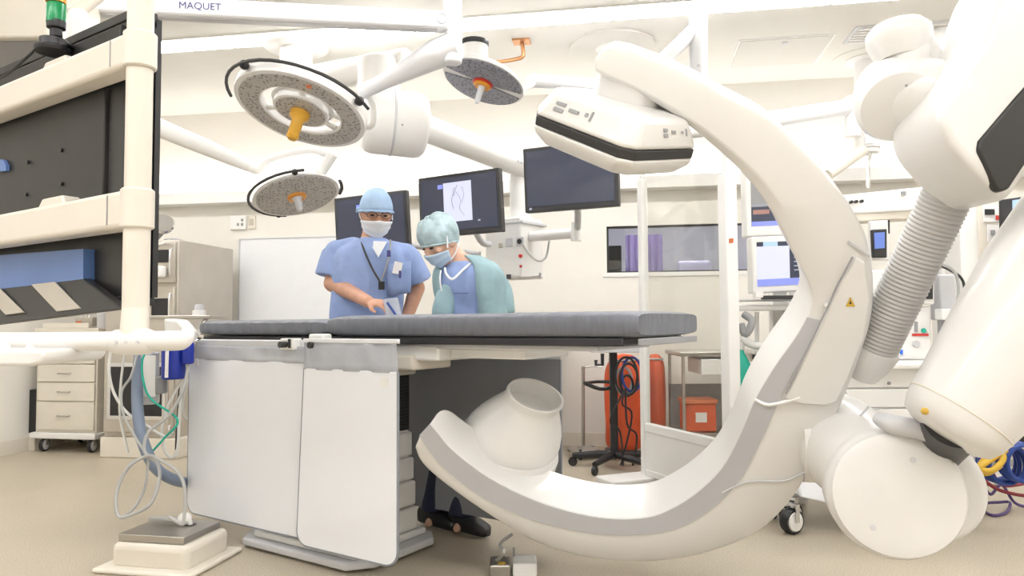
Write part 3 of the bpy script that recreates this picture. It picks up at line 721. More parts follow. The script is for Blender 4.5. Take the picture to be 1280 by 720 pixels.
MB().cyl(P(772, 112, 5.05), V((P(772, 112, 5.05).x, P(772, 112, 5.05).y, WZ - .03)), .045).build('ceiling_tube', 'cold_white', t)
# --- lower lamp left of the man
c, n, mj, mn = disc_axes(371, 245, 4.6, .46, -13)
t = thing('surgical_light', 'flat grey-faced surgical light with amber hub hanging above the whiteboard', 'surgical light', P(190, 150, 4.4))
Rr = .272
MB().lathe(c - n * .05, n, [(.0, -.015), (.12, -.01), (.22, .012), (Rr, .04), (Rr, .05), (.02, .05)], 44).build('shell', 'white', t)
MB().lathe(c, n, [(.05, .0), (Rr - .02, .0), (Rr - .02, .006), (.05, .006)], 44).build('led_field', 'led_field', t)
MB().lathe(c + n * .004, n, [(.062, 0), (.058, .012), (.045, .014)], 28).build('hub', 'amber', t); MB().lathe(c + n * .01, n, [(.04, 0), (.026, .02), (.02, .09), (.012, .1)], 24).build('handle', 'light_grey', t)
pts = []
for k in range(17):
    a = R(-75 - k * 11); pts.append(c + (mj * math.cos(a) + mn * math.sin(a)) * (Rr * 1.09) - n * .015)
gr = MB().tube(pts, .009, 8, 0).build('grab_rail', 'dark_grey', t)
for k in (1, 15): MB().ball(pts[k] * .96 + c * .04, .02).build('rail_mount', 'black', gr)
gp = [c + (mj * math.cos(R(a)) + mn * math.sin(R(a))) * (Rr * 1.07) - n * .015 for a in (-14, -4, 8, 20)]
MB().tube(gp, .012, 8, 4).build('side_handle', 'dark_grey', t)
MB().tube([P(150, 134, 4.2), P(200, 160, 4.3), P(262, 186, 4.4), P(312, 208, 4.5)], [.055, .055, .05, .035], 20, 5).build('spring_arm', 'white', t)
MB().tube([P(305, 205, 4.5), P(322, 212, 4.5), P(334, 201, 4.52), P(360, 192, 4.56), P(390, 188, 4.6), P(410, 194, 4.62)], [.03, .028, .02, .018, .018, .022], 14, 6).build('yoke', 'white', t)
MB().rcyl(P(416, 192, 4.62), P(400, 216, 4.64), .036, .008).build('yoke_joint', 'white', t)
MB().tube([P(403, 210, 4.64), P(392, 226, 4.66), c - n * .05], [.03, .032, .03], 14, 5).build('neck', 'white', t)
q = P(150, 134, 4.2); MB().cyl(q - UP * .05, V((q.x, q.y, WZ)), .06).build('ceiling_tube', 'white', t)

# ================================================================== CEILING BOOM IN THE MIDDLE
bq = P(370, 102, 5.0)
bo = thing('service_boom', 'white ceiling boom with big knuckle and socket head behind the woman', 'boom', V((bq.x, bq.y, WZ)))
MB().rcyl(P(362, 104, 5.0), P(512, 78, 4.55), .092, .03).build('upper_arm', 'white', bo)
MB().cyl(bq, V((bq.x, bq.y, WZ)), .11).build('ceiling_tube', 'white', bo); MB().lathe(V((bq.x, bq.y, WZ - .03)), UP, [(.2, 0), (.22, .01), (.22, .03)], 36).build('ceiling_flange', 'white', bo)
MB().rcyl(P(474, 145, 4.55), P(474, 74, 4.55), .135, .03, 36).build('pivot', 'white', bo)
k0 = P(462, 150, 4.45); kd = cv(.92, -.05, .28).normalized()
MB().rcyl(k0 - kd * .05, k0 + kd * .36, .205, .07, 40).build('knuckle', 'white', bo)
MB().lathe(k0 + kd * .13, kd, [(.203, 0), (.209, .004), (.209, .014), (.203, .018)], 44).build('knuckle_ring', 'light_grey', bo)
MB().cyl(P(503, 156, 4.22), P(503, 156, 4.25), .006).build('screw', 'mid_grey', bo)
a0, a1 = P(505, 150, 4.6), P(665, 212, 5.15)
lo = MB().rcyl(a0, a1, .088, .02).build('lower_arm', 'white', bo)
# blurred maker's marks on the arm
adr = (a1 - a0).normalized(); 
for k, wdt in enumerate((.016, .007, .007, .007, .007, .007)):
    p = P(631 + k * 4.2, 194 + k * 1.75, 4.98); MB().box(p, wdt * .5, .012, .006, (adr, fh, UP)).build('maker_mark', 'mid_grey', lo)
MB().cyl(P(650, 212, 5.15), P(650, 300, 5.15), .075, .075, 28).build('drop_tube', 'white', bo)
hc_ = P(640, 300, 5.1)
hx = cv(.8, 0, -.6).normalized(); hy = UP.cross(hx).normalized()
head = MB().box(P(643, 312, 5.2), .16, .14, .215, (hx, hy, UP)).build('service_head', 'white', bo, bevel=.015)
MB().box(P(645, 282, 5.2), .17, .15, .01, (hx, hy, UP)).build('head_collar', 'light_grey', bo, bevel=.004)
def sock(px, py, m, r=.02, shape='r'):
    for hn, base in ((-hy, P(643, 312, 5.2) - hy * .14), (-hx, P(643, 312, 5.2) - hx * .16), (hx, P(643, 312, 5.2) + hx * .16)):
        if hn.dot(C0 - base) <= 0: continue
        p = onpl(px, py, base, hn); q = p - P(643, 312, 5.2)
        if abs(q.dot(hx)) < .162 and abs(q.dot(hy)) < .142:
            u = UP.cross(hn).normalized()
            if shape == 'r': MB().cyl(p - hn * .004, p + hn * .012, r).build('socket', m, head)
            else: MB().box(p, r, .006, r * 1.0, (u, hn, UP)).build('plate', m, head, bevel=.002)
            return p + hn * .01
    return p
sock(650, 302, 'light_grey', .03, 'b'); sp = sock(650, 302, 'black', .018); sock(606, 305, 'light_grey', .028, 'b'); sock(606, 305, 'black', .017)
sock(651, 320, 'red', .012); sock(651, 328, 'sticker_white', .014, 'b'); sock(651, 333, 'red', .008, 'b'); sock(626, 307, 'warm_steel', .016, 'b'); sock(637, 303, 'light_grey', .03, 'b')
MB().tube([P(652, 303, 5.02), P(660, 316, 4.98), P(672, 326, 4.96), P(682, 322, 4.97), P(686, 305, 5.0), P(687, 298, 5.05)], .007, 8, 6).build('cable', 'cable', bo)
rl = MB().tube([P(625, 349, 4.98), P(652, 348, 4.98), P(675, 345, 5.0)], .007, 8, 0).build('rail', 'chrome', bo)
MB().box(P(636, 346, 4.98), .016, .016, .016, (rh, fh, UP)).build('rail_clamp', 'dark_grey', rl); MB().box(P(675, 344, 5.0), .008, .008, .016, (rh, fh, UP)).build('rail_end', 'mid_grey', rl)
MB().rcyl(P(662, 296, 5.1), P(722, 291, 4.75), .036, .008).build('monitor_arm', 'white', bo)
MB().cyl(P(720, 301, 4.72), P(720, 278, 4.72), .036, .032).build('arm_pivot', 'white', bo)

# ================================================================== MONITORS ON THE BOOM
def monitor(label, c4, th, parts, arm=None, bez=.035, screen='screen_dark', grp='black monitors hung from the boom'):
    c4 = [V(p) for p in c4]; nb = (c4[1] - c4[0]).cross(c4[3] - c4[0]).normalized()
    if nb.dot(fh) < 0: nb = -nb
    t = thing('monitor', label, 'monitor', (c4[2] + c4[3]) / 2, grp)
    b = MB().prism([p + nb * .004 for p in c4], nb * th).build('bezel', 'dark_grey', t, bevel=.006)
    i4 = [bil(c4, u, v) for u, v in ((bez, bez * 1.6), (1 - bez, bez * 1.6), (1 - bez, 1 - bez * 2.4), (bez, 1 - bez * 2.4))]
    s = MB().prism(i4, nb * .006).build('screen', screen, t)
    for u0, v0, u1, v1, m in parts:
        q4 = [bil(i4, u, v) - nb * .0015 for u, v in ((u0, v0), (u1, v0), (u1, v1), (u0, v1))]
        MB().prism(q4, nb * .0014).build('screen_image', m, s)
    ctr = (c4[0] + c4[2]) / 2
    MB().box(ctr + nb * (th + .02), .12, .03, .09, ((c4[1] - c4[0]).normalized(), nb, UP)).build('back_housing', 'dark_grey', t, bevel=.01)
    if arm: MB().tube([ctr + nb * (th + .03)] + arm, .022, 12, 5).build('mount', 'light_grey', t)
    return t, i4, nb, s
monitor('black monitor with a blank dark screen hanging left of the X-ray detector', [P(653, 186, 4.4), P(771, 172, 4.15), P(773, 257, 4.15), P(656, 266, 4.4)], .05, [(.02, 1.02, .05, 1.06, 'screen_line')], [P(722, 262, 4.55), P(722, 285, 4.7)])
t, i4, nb, s_ = monitor('black monitor showing a pale vessel image behind the woman', [P(522, 223, 4.8), P(623, 209, 4.5), P(627, 289, 4.5), P(525, 298, 4.8)], .05,
        [(.31, .10, .68, .84, 'screen_white'), (.235, .12, .30, .2, 'screen_band'), (.75, .84, .78, .87, 'screen_line')], [P(600, 300, 4.95), P(612, 305, 5.05)])
def vline(pts, r=.0014): MB().tube([bil(i4, u, v) - nb * .003 for u, v in pts], r, 5, 4).build('vessel_trace', 'screen_text', s_)
vline([(.46, .20), (.44, .32), (.42, .45), (.44, .6)]); vline([(.50, .16), (.47, .26), (.45, .36)]); vline([(.48, .28), (.54, .45), (.52, .6), (.58, .74)], .001); vline([(.56, .2), (.58, .36), (.55, .5)], .001)
monitor('black monitor partly hidden behind the head of the man', [P(417, 248, 5.3), P(507, 237, 5.1), P(511, 308, 5.1), P(420, 314, 5.3)], .05, [(.30, .14, .37, .3, 'screen_band')], [P(478, 300, 5.5), P(600, 318, 5.3)])
# ================================================================== RIGHT-HAND CEILING BOOM
q = onz(1084, 73, WZ); rb = thing('ceiling_boom', 'slim white ceiling boom with flanged column left of the robot wrist', 'boom', q)
dq = (q - C0).dot(fh)
MB().lathe(q - UP * .03, UP, [(.13, 0), (.15, .01), (.15, .03)], 36).build('ceiling_flange', 'white', rb)
MB().lathe(q - UP * .006, UP, [(.24, 0), (.25, .003), (.25, .006)], 40).build('ceiling_plate', 'ceiling', rb)
MB().cyl(P(1084, 186, dq), q, .09, .09, 28).build('column', 'white', rb)
MB().rcyl(P(1066, 172, dq - .1), P(1066, 120, dq - .1), .055, .012).build('joint', 'white', rb)
MB().tube([P(1066, 133, dq - .1), P(950, 151, 5.0), P(832, 168, 4.75)], [.06, .058, .05], 18, 3).build('long_arm', 'cold_white', rb)
MB().rcyl(P(1086, 192, dq), P(1086, 160, dq), .075, .012).build('lower_joint', 'white', rb); MB().box(P(1086, 172, dq - .08), .03, .02, .05, (rh, fh, UP)).build('joint_box', 'cold_white', rb, bevel=.006)
MB().lathe(P(1085, 190, dq), -UP, [(.03, 0), (.026, .05), (.012, .07), (.011, .26)], 16).build('gas_spike', 'chrome', rb)
MB().cyl(P(1078, 188, dq - .03), P(1034, 219, 5.1), .045, .04).build('short_arm', 'cream', rb)
# white arm at the top centre
q = P(873, 60, 4.4); t = thing('ceiling_boom', 'short white articulated arm hanging above the arc of the C-arm', 'arm', V((q.x, q.y, WZ)))
MB().rcyl(P(873, 102, 4.4), P(873, 20, 4.4), .055, .012).build('joint', 'cold_white', t); MB().cyl(P(873, 22, 4.4), V((q.x, q.y, WZ)), .04).build('ceiling_tube', 'cold_white', t)
MB().rcyl(P(868, 38, 4.4), P(812, 92, 4.35), .045, .01).build('spring_arm', 'cold_white', t)
MB().cyl(P(873, 82, 4.34), P(873, 82, 4.33), .01).build('screw', 'light_grey', t)
# copper pipe
q = onz(652, 51, WZ); dd = (q - C0).dot(fh); t = thing('copper_pipe', 'bent copper pipe hanging from ceiling plate beside red-hubbed light', 'pipe', q)
MB().box(q - UP * .006, .06, .05, .006).build('ceiling_plate', 'copper', t)
MB().tube([q, P(654, 64, dd), P(653, 71, dd), P(645, 74, dd), P(621, 78, dd - .05)], .014, 8, 5).build('pipe', 'copper', t)

# ================================================================== LEFT DISPLAY BANK
Q0 = G(170, 1.75, 0); be = cv(-.83, 0, .55).normalized(); bn = UP.cross(be).normalized()
if bn.dot(fh) > 0: bn = -bn                     # towards the camera
def D(px, py, off=0.0): return onpl(px, py, Q0 + bn * off, bn)
bank = thing('display_bank', 'black multi-screen display bank in a cream frame seen from behind', 'display bank', Q0 + be * .9 + UP * 3.0)
e0 = (D(192, 200, -.10) - Q0).dot(be); e1 = 1.55
ztopb = D(190, 18, -.06).z; zbot = D(188, 387, -.06).z
def db(s0, s1, o0, o1, z0, z1): return MB().boxp(Q0 + be * s0 + bn * o0 + UP * z0, be * (s1 - s0), bn * (o1 - o0), UP * (z1 - z0))
db(e0, e1, -.10, -.05, zbot, ztopb).build('back_panel', 'black_panel', bank, bevel=.006)
db(e0 - .004, e1, -.115, -.10, zbot + .01, ztopb - .01).build('screen_glass', 'black', bank)
db(e0 - .002, e1, -.105, -.045, ztopb - .02, ztopb + .006).build('top_rim', 'dark_grey', bank, bevel=.003)
sp0 = .03
za = [D(150, 76).z, D(150, 112).z, D(150, 258).z, D(150, 302).z]
# ridged middle casing
zm0, zm1 = za[2] - .01, za[1] + .01
db(sp0 + .13, sp0 + .21, -.05, -.030, zm0, zm1).build('casing_rib', 'dark_grey', bank, bevel=.004)
db(sp0 + .21, e1, -.05, -.018, zm0, zm1).build('casing', 'black_panel', bank, bevel=.004)
db(sp0 + .16, e1, -.05, -.03, za[0] + .03, ztopb - .035).build('casing', 'black_panel', bank, bevel=.004)
db(sp0 + .02, sp0 + .13, -.05, -.038, za[0] + .06, ztopb - .10).build('vent_grille', 'black', bank)
for px, py in ((36, 203), (34, 243), (78, 188), (78, 230), (78, 270)):
    p = D(px, py, -.018); MB().cyl(p, p + bn * .006, .006).build('bolt', 'black', bank)
# bluish reflection painted as a patch on the casing
MB().prism([D(-10, 200, -.016), D(8, 200, -.016), D(12, 207, -.016), D(12, 214, -.016), D(-10, 216, -.016)], bn * .01).build('painted_reflection', 'royal', bank)
# lower casing with blue panel and sloped underside with metal plates
MB().prism([D(-40, 322, -.02), D(104, 311, -.02), D(104, 349, -.02), D(-40, 366, -.02)], bn * -.03).build('blue_panel', 'royal', bank)
lc = [D(104, 311, -.03), D(153, 303, -.03), D(153, 385, -.03), D(104, 349, -.03)]
slope = MB().prism([D(-40, 366, -.02), D(104, 348, -.02), D(153, 386, .02), D(-40, 410, .02)], -bn * .025).build('sloped_casing', 'black_panel', bank, bevel=.004)
for q in ([(40, 356), (70, 352.5), (103, 386), (72, 390)], [(-20, 363), (2, 361), (32, 391), (8, 394)]):
    p4 = []
    for px, py in q:
        base = D(-40, 366, -.02); n2 = (D(104, 348, -.02) - base).cross(D(-40, 410, .02) - base).normalized()
        if n2.dot(bn) < 0: n2 = -n2
        p4.append(onpl(px, py, base + n2 * .004, n2))
    pp = MB().prism(p4, n2 * .004).build('connector_plate', 'warm_steel', slope, bevel=.002)
db(e0, e1, -.11, -.03, zbot - .012, zbot + .012).build('bottom_rim', 'black', bank, bevel=.003)
# frame: post, collars, arms, bottom bar
po = Q0 + bn * .02; rp = .030
MB().cyl(po + UP * 1.0, po + UP * 3.0, rp, rp, 28).build('frame_post', 'cream_frame', bank)
po2 = Q0 + bn * .02 + be * 1.3; MB().cyl(po2 + UP * 1.0, po2 + UP * 3.0, rp, rp, 28).build('frame_post', 'cream_frame', bank)
for z0, z1 in ((za[1] - .002, za[0] + .012), (za[3] - .002, za[2] + .005)):
    MB().lathe(po + UP * z0, UP, [(rp + .004, 0), (rp + .008, .004), (rp + .008, z1 - z0 - .004), (rp + .004, z1 - z0)], 28).build('collar', 'cream_frame', bank)
    a = db(.0, 1.5, -.012, .052, z0 + .002, z1 - .004).build('cross_arm', 'cream_frame', bank, bevel=.012)
    db(.075, .078, .052, .054, z0 + .012, z1 - .012).build('arm_seam', 'mid_grey', a)
    MB().prism([Q0 + be * s + bn * .03 + UP * z for s, z in ((.34, z1 - .006), (.36, z1 + .022), (.47, z1 + .022), (.5, z1 - .006))], -bn * .05).build('arm_bracket', 'cream_frame', a, bevel=.006)
bz = D(165, 427).z
bb0 = P(212, 426, 1.70); bb1 = P(-80, 428, 1.78)
MB().tube([bb0, bb1], .0235, 24, 0).build('bottom_bar', 'robot_white', bank)
jn = P(166, 427, 1.715); bd = (bb1 - bb0).normalized()
MB().lathe(jn - bd * .055, bd, [(.0235, 0), (.030, .015), (.032, .04), (.032, .07), (.030, .095), (.0235, .11)], 28).build('bar_joint', 'robot_white', bank)
for k in (-.03, 0, .025):
    p = jn + bd * k - fh * .031; MB().cyl(p, p - fh * .003, .004).build('screw', 'light_grey', bank)
MB().cyl(jn + UP * .0, po + UP * 1.06, .03, .03, 24).build('post_foot', 'cream_frame', bank)
MB().tube([P(210, 426, 1.70), P(226, 425, 1.70), P(234, 419, 1.71), P(236, 408, 1.72)], [.024, .024, .018, .010], 18, 5).build('bar_tip', 'robot_white', bank)
ld = MB().prism([P(-60, 437, 1.6), P(52, 437, 1.6), P(56, 445, 1.6), P(50, 455, 1.6), P(38, 458, 1.6), P(-60, 458, 1.6)], fh * .25).build('pull_handle', 'robot_white', bank, bevel=.012)
for px in (8, 40): MB().cyl(P(px, 445, 1.72), P(px, 428, 1.74), .014).build('handle_bracket', 'robot_white', bank)
# carrier to ceiling
q = bank.location
db(-.1, 1.6, -.06, .06, 2.86, 2.99).build('ceiling_carriage', 'white', bank, bevel=.01)
# signal tower
t = thing('signal_lamp', 'green and amber signal lamp on top of the black display bank', 'signal lamp', D(66, 75, -.07))
b0 = P(66, 64, 2.0); 
MB().lathe(P(66, 66, 2.0), UP, [(.045, 0), (.048, .006), (.048, .012), (.036, .018), (.034, .038)], 24).build('foot', 'black', t)
MB().prism([P(47, 60, 1.98), P(72, 60, 1.98), P(85, 55, 1.98), P(80, 48, 1.98), P(56, 46, 1.98)], fh * .05).build('bracket', 'black', t, bevel=.006)
MB().lathe(P(70, 46, 2.0), UP, [(.016, 0), (.016, .02), (.024, .024), (.025, .044)], 20).build('neck', 'black', t)
MB().lathe(P(70, 29, 2.0), UP, [(.025, 0), (.025, .052), (.023, .055)], 24).build('green_lens', 'green', t)
MB().lathe(P(70, 4, 2.0), UP, [(.026, 0), (.026, .05), (.024, .055)], 24).build('amber_lens', 'amber', t)
MB().tube([P(47, 58, 2.0), P(35, 70, 2.0), P(10, 92, 2.05), P(-10, 104, 2.1)], .004, 6, 5).build('wire', 'black', t)
# boom carriage at the top left
t = thing('ceiling_carriage', 'boxy pale ceiling carriage with underside darkened for shade at the top left corner', 'boom', P(0, 20, 2.7) + UP * .6)
o = P(-120, 14, 2.6); w_ = P(57, 53, 2.6) - o; w_.z = 0
MB().boxp(V((o.x, o.y, P(30, 47, 2.6).z)), w_, fh * .35, UP * .26).build('housing', 'cream', t, bevel=.01)
MB().boxp(V((o.x, o.y, P(30, 47, 2.6).z)) + w_ * .15 + fh * .03 - UP * .006, w_ * .83, fh * .29, UP * .006).build('underside', 'mid_grey', t)  # grey plate paints the shade beneath the housing
MB().boxp(V((o.x, o.y, P(30, 47, 2.6).z)) + w_ * .3 + fh * .1 + UP * .26, w_ * .3, fh * .15, UP * (WZ - .26 - P(30, 47, 2.6).z)).build('ceiling_column', 'white', t)
t = thing('ceiling_boom', 'cream tubular arm beside the green signal lamp', 'arm', P(100, 30, 2.3) + UP * .5)
MB().rcyl(P(98, 66, 2.3), P(98, 14, 2.3), .028, .006).build('joint', 'white', t); MB().cyl(P(92, 18, 2.3), P(170, -42, 2.5), .022).build('arm', 'cream', t)
q = P(170, -42, 2.5); MB().cyl(q - UP * .04, V((q.x, q.y, WZ)), .03).build('ceiling_tube', 'white', t)

# ================================================================== LEFT BACKGROUND: warming cabinet, drawer cart
f0 = onz(120, 572, 0); f1 = onz(222, 573, 0)
yF = (f0.y + f1.y) / 2; xa, xb = f0.x, f1.x
xa = xb - .62
t = thing('warming_cabinet', 'tall stainless warming cabinet with dark door windows on a cream plinth', 'cabinet', ((xa + xb) / 2, yF + .4, 0))
B((xa - .02, yF - .02, 0), (xb + .03, WY1 - .02, .16)).build('plinth', 'cream', t, bevel=.01)
zt = 1.70
B((xa, yF, .16), (xb, WY1 - .2, zt)).build('body', 'warm_steel', t, bevel=.008)
for z0, z1, wz0_, wz1_, m_ in ((1.36, 1.68, 1.52, 1.62, 'u'), (.98, 1.33, 1.08, 1.24, 'm'), (.20, .95, .30, .74, 'l')):
    d = B((xa + .015, yF - .03, z0), (xb - .015, yF, z1)).build('door', 'warm_steel', t, bevel=.006)
    if m_ == 'l':
        B((xa + .05, yF - .036, wz0_), (xb - .07, yF - .028, wz1_)).build('window_frame', 'chrome', d); B((xa + .08, yF - .04, wz0_ + .03), (xb - .10, yF - .034, wz1_ - .03)).build('window', 'black', d)
    else:
        B((xb - .20, yF - .036, wz0_), (xb - .06, yF - .028, wz1_)).build('window', 'black', d)
    MB().tube([V((xb - .03, yF - .03, z0 + .06)), V((xb - .03, yF - .06, z0 + .07)), V((xb - .03, yF - .06, z1 - .07)), V((xb - .03, yF - .03, z1 - .06))], .008, 8, 4).build('handle', 'chrome', d)
B((xb - .22, yF - .08, 1.40), (xb - .07, yF - .03, 1.49)).build('paper_roll_holder', 'white', t, bevel=.02)
# chrome swivel arm above it
t = thing('exam_lamp', 'small chrome exam lamp beside the black display edge', 'lamp', (xb - .15, yF + .15, 1.70))
MB().cyl(P(186, 304, 5.0), P(203, 288, 5.0), .03, .025).build('arm', 'mid_grey', t); MB().lathe(P(203, 284, 5.0), cv(.4, .4, -.8), [(.02, 0), (.075, .03), (.08, .05), (.07, .06)], 24).build('head', 'chrome', t)
MB().tube([P(186, 304, 5.0), P(180, 312, 5.2), V((xb - .15, yF + .15, 1.72))], .015, 10, 4).build('stem', 'chrome', t); MB().lathe(V((xb - .15, yF + .15, 1.70)), UP, [(.07, 0), (.07, .02), (.02, .03)], 20).build('base', 'mid_grey', t)
# wheel helper
def caster(parent, p, r=.045, m='white', fork='chrome', w_=.03, axis=None):
    ax = (axis or rh); p = V(p); c = V((p.x, p.y, r))
    tire = MB().lathe(c - ax * w_ / 2, ax, [(r * .6, 0), (r * .93, 0), (r, w_ * .2), (r, w_ * .8), (r * .93, w_), (r * .6, w_)], 24).build('caster_wheel', 'black', parent)
    MB().lathe(c - ax * w_ * .6, ax, [(.0, 0), (r * .72, .0), (r * .78, w_ * .1), (r * .78, w_ * 1.1), (r * .72, w_ * 1.2), (.0, w_ * 1.2)], 24).build('hub_cap', m, tire)
    fkm = MB(); d2 = ax.cross(UP)
    for s in (-1, 1): fkm.boxp(c + ax * s * (w_ * .75) - d2 * .012 - ax * .002, d2 * .024, ax * .004, UP * (r + .02))
    fkm.boxp(c - ax * w_ * .8 - d2 * .014 + UP * (r + .012), ax * w_ * 1.6, d2 * .028, UP * .012)
    fkm.build('fork', fork, tire)
f0 = onz(40, 562, 0); f1 = onz(122, 566, 0); yC = f1.y - .02; x0, x1 = f1.x - .56, f1.x
zt = P(100, 412, (f1 - C0).dot(fh)).z
t = thing('drawer_cart', 'beige five-drawer medical cart on casters at the left wall', 'cart', ((x0 + x1) / 2, yC + .25, 0))
B((x0, yC, .16), (x1, yC + .5, zt - .02)).build('body', 'cream', t, bevel=.006); B((x0 - .02, yC - .02, zt - .02), (x1 + .02, yC + .52, zt + .012)).build('top', 'cream', t, bevel=.006)
B((x0 - .03, yC - .03, .11), (x1 + .01, yC + .52, .16)).build('base', 'white', t, bevel=.01)
dz = zt - .04 - .18; fr = [.30, .20, .19, .105, .105, .10]; z = .18
for k, q in enumerate(fr):
    h = dz * q; d = B((x0 + .03, yC - .018, z + .004), (x1 - .012, yC, z + h - .004)).build('drawer', 'cream', t, bevel=.004)
    xm = (x0 + x1) / 2; MB().tube([V((xm - .05, yC - .018, z + h * .52)), V((xm - .05, yC - .04, z + h * .5)), V((xm + .05, yC - .04, z + h * .5)), V((xm + .05, yC - .018, z + h * .52))], .005, 6, 3).build('handle', 'steel', d); z += h
for x, y in ((x0 + .06, yC + .03), (x1 - .06, yC + .03), (x0 + .06, yC + .45), (x1 - .06, yC + .45)): caster(t, (x, y, 0), .055, 'light_grey')
t = thing('supply_tray', 'open cream tray with tubes on top of the drawer cart', 'tray', (x0 + .3, yC + .2, zt + .012))
B((x0 + .0, yC + .05, zt + .014), (x1 - .13, yC + .4, zt + .022)).build('tray_floor', 'cream', t); B((x0, yC + .05, zt + .022), (x1 - .13, yC + .06, zt + .055)).build('tray_side', 'cream', t); B((x0, yC + .39, zt + .022), (x1 - .13, yC + .4, zt + .055)).build('tray_side', 'cream', t)
for k in range(3): MB().cyl((x0 + .2 + k * .03, yC + .2, zt + .022), (x0 + .22 + k * .04, yC + .25, zt + .16), .008).build('tube', ['sticker_white', 'cream', 'sticker_white'][k], t)
t = thing('glove_box', 'orange and grey box lying in the tray on the drawer cart', 'box', (x0 + .4, yC + .2, zt + .024))
B((x0 + .26, yC + .1, zt + .024), (x0 + .42, yC + .3, zt + .10)).build('carton', 'warm_steel', t); B((x0 + .27, yC + .097, zt + .03), (x0 + .32, yC + .1, zt + .07)).build('print', 'orange_light', t)
t = thing('floor_bin', 'narrow black bin between the left wall and the drawer cart', 'bin', (x0 - .14, yC + .15, 0))
B((x0 - .25, yC + .05, .14), (x0 - .045, yC + .3, .50)).build('body', 'black', t, bevel=.01); B((x0 - .26, yC + .04, .0), (x0 - .04, yC + .31, .14)).build('stand', 'cream', t)
q = V((x1 - .05, yC + .12, zt + .013)); t = thing('sharps_bottle', 'blue-lidded grey bottle on the right end of the drawer cart', 'bottle', q)
MB().lathe(q, UP, [(.045, 0), (.05, .01), (.05, .12), (.03, .14)], 20).build('body', 'light_grey', t); MB().lathe(q + UP * .14, UP, [(.035, 0), (.035, .03), (.0, .032)], 20).build('lid', 'blue', t)

# ================================================================== FLOOR BOX, HOSES AND CABLES AT LEFT
pa = onz(147.5, 667, .15); pb = onz(230, 672, .15); pc = onz(273, 651, .15)
ex = (pb - pa); ex.z = 0; lx = ex.length; ex.normalize(); ey = UP.cross(ex)
ly = (pc - pb).dot(ey)
t = thing('floor_box', 'cream floor pedestal with a steel lid beside the table', 'floor box', pa + (pb - pa) * .5 - UP * .15)
pa.z = 0
MB().boxp(pa - ex * .02 - ey * .02, ex * (lx + .05), ey * (ly + .05), UP * .118).build('box', 'cream', t, bevel=.03)
MB().boxp(pa - ex * .07 - ey * .07, ex * (lx + .15), ey * (ly + .13), UP * .022).build('foot_cove', 'cream', t, bevel=.012)
lid = MB().boxp(pa + UP * .12, ex * lx, ey * ly, UP * .03).build('lid', 'steel', t, bevel=.003)
q = onz(238, 656, .15); MB().cyl(q, q + UP * .002, .025).build('cable_hole', 'black', lid)
t = thing('cable_plug', 'white connector plug lying on the steel lid of the floor box', 'plug', onz(225, 655, .15))
q = onz(231, 650, .17); MB().ball(q + UP * .006, .03, .03, .028).build('elbow', 'white', t); MB().tube([q, q + ex * .02 + UP * .0, onz(238, 656, .15)], .012, 10, 4).build('lead', 'cable_white', t)
MB().cyl(q, q - ex * .085, .016, .013).build('body', 'steel', t); MB().tube([q - ex * .08, q - ex * .12, q - ex * .17 - ey * .01], [.014, .012, .008], 10, 4).build('sleeve', 'cable', t)
def cabl(label, pts, r, m, sm=8, name='cable'):
    pts = [V(p) for p in pts]; t = MB().tube(pts, r, 10, sm).build(name, m); return tag(t, label, 'cable' if name == 'cable' else 'hose')
cabl('thick blue-grey hose drooping from the table end', [P(176, 432, 3.6), P(172, 470, 3.55), P(172, 510, 3.5), P(178, 550, 3.45), P(195, 585, 3.45), P(222, 601, 3.6), P(250, 603, 3.85), P(285, 600, 4.05)], .027, 'hose', name='hose')
cabl('grey looped cable rising from the plug on the floor box', [P(212, 646, 3.12), P(226, 655, 3.1), P(230, 648, 3.12), P(231, 612, 3.15), P(222, 590, 3.2), P(200, 575, 3.25), P(184, 570, 3.3), P(160, 585, 3.28), P(146, 615, 3.25), P(148, 645, 3.2), P(165, 643, 3.2), P(188, 630, 3.2), P(199, 600, 3.25), P(197, 580, 3.3), P(186, 571, 3.3), P(180, 560, 3.32), P(186, 540, 3.35), P(210, 520, 3.4), P(228, 490, 3.45), P(236, 455, 3.5)], .0075, 'cable', 9)
cabl('second grey cable loop tied to the blue-grey hose', [P(185, 571, 3.31), P(165, 578, 3.3), P(148, 605, 3.28), P(145, 638, 3.24), P(152, 646, 3.22), P(168, 634, 3.24), P(180, 612, 3.28), P(184, 590, 3.3), P(184, 571, 3.32), P(170, 548, 3.4), P(155, 520, 3.45), P(152, 490, 3.5), P(164, 470, 3.5), P(172, 440, 3.55)], .006, 'cable', 8)
cabl('white cable hanging in a long bow at the left', [P(140, 432, 3.6), P(136, 460, 3.6), P(142, 490, 3.6), P(158, 515, 3.55), P(180, 530, 3.5), P(205, 545, 3.5), P(216, 540, 3.5)], .007, 'cable_white')
cabl('white cable dropping straight behind the hose', [P(156, 440, 3.62), P(151, 480, 3.62), P(150, 520, 3.62), P(160, 566, 3.62)], .006, 'cable_white')
cabl('pale cable loop below the blue canister', [P(232, 470, 3.55), P(216, 495, 3.55), P(203, 530, 3.55), P(205, 560, 3.55), P(214, 572, 3.55), P(222, 560, 3.55), P(224, 520, 3.55), P(228, 470, 3.55)], .007, 'cable_white')
cabl('thin green cable crossing the grey cables', [P(190, 430, 3.5), P(178, 450, 3.5), P(180, 480, 3.48), P(190, 500, 3.48), P(222, 525, 3.48), P(205, 548, 3.46), P(186, 569, 3.45)], .005, 'teal')
cabl('black cable end hanging right of the green cable', [P(226, 480, 3.6), P(224, 510, 3.6), P(222, 540, 3.6), P(221, 562, 3.6)], .010, 'dark_grey')
cabl('white double cable under the table corner', [P(248, 470, 3.7), P(246, 500, 3.7), P(240, 520, 3.68), P(232, 522, 3.66), P(228, 505, 3.64), P(234, 475, 3.6)], .006, 'cable_white')
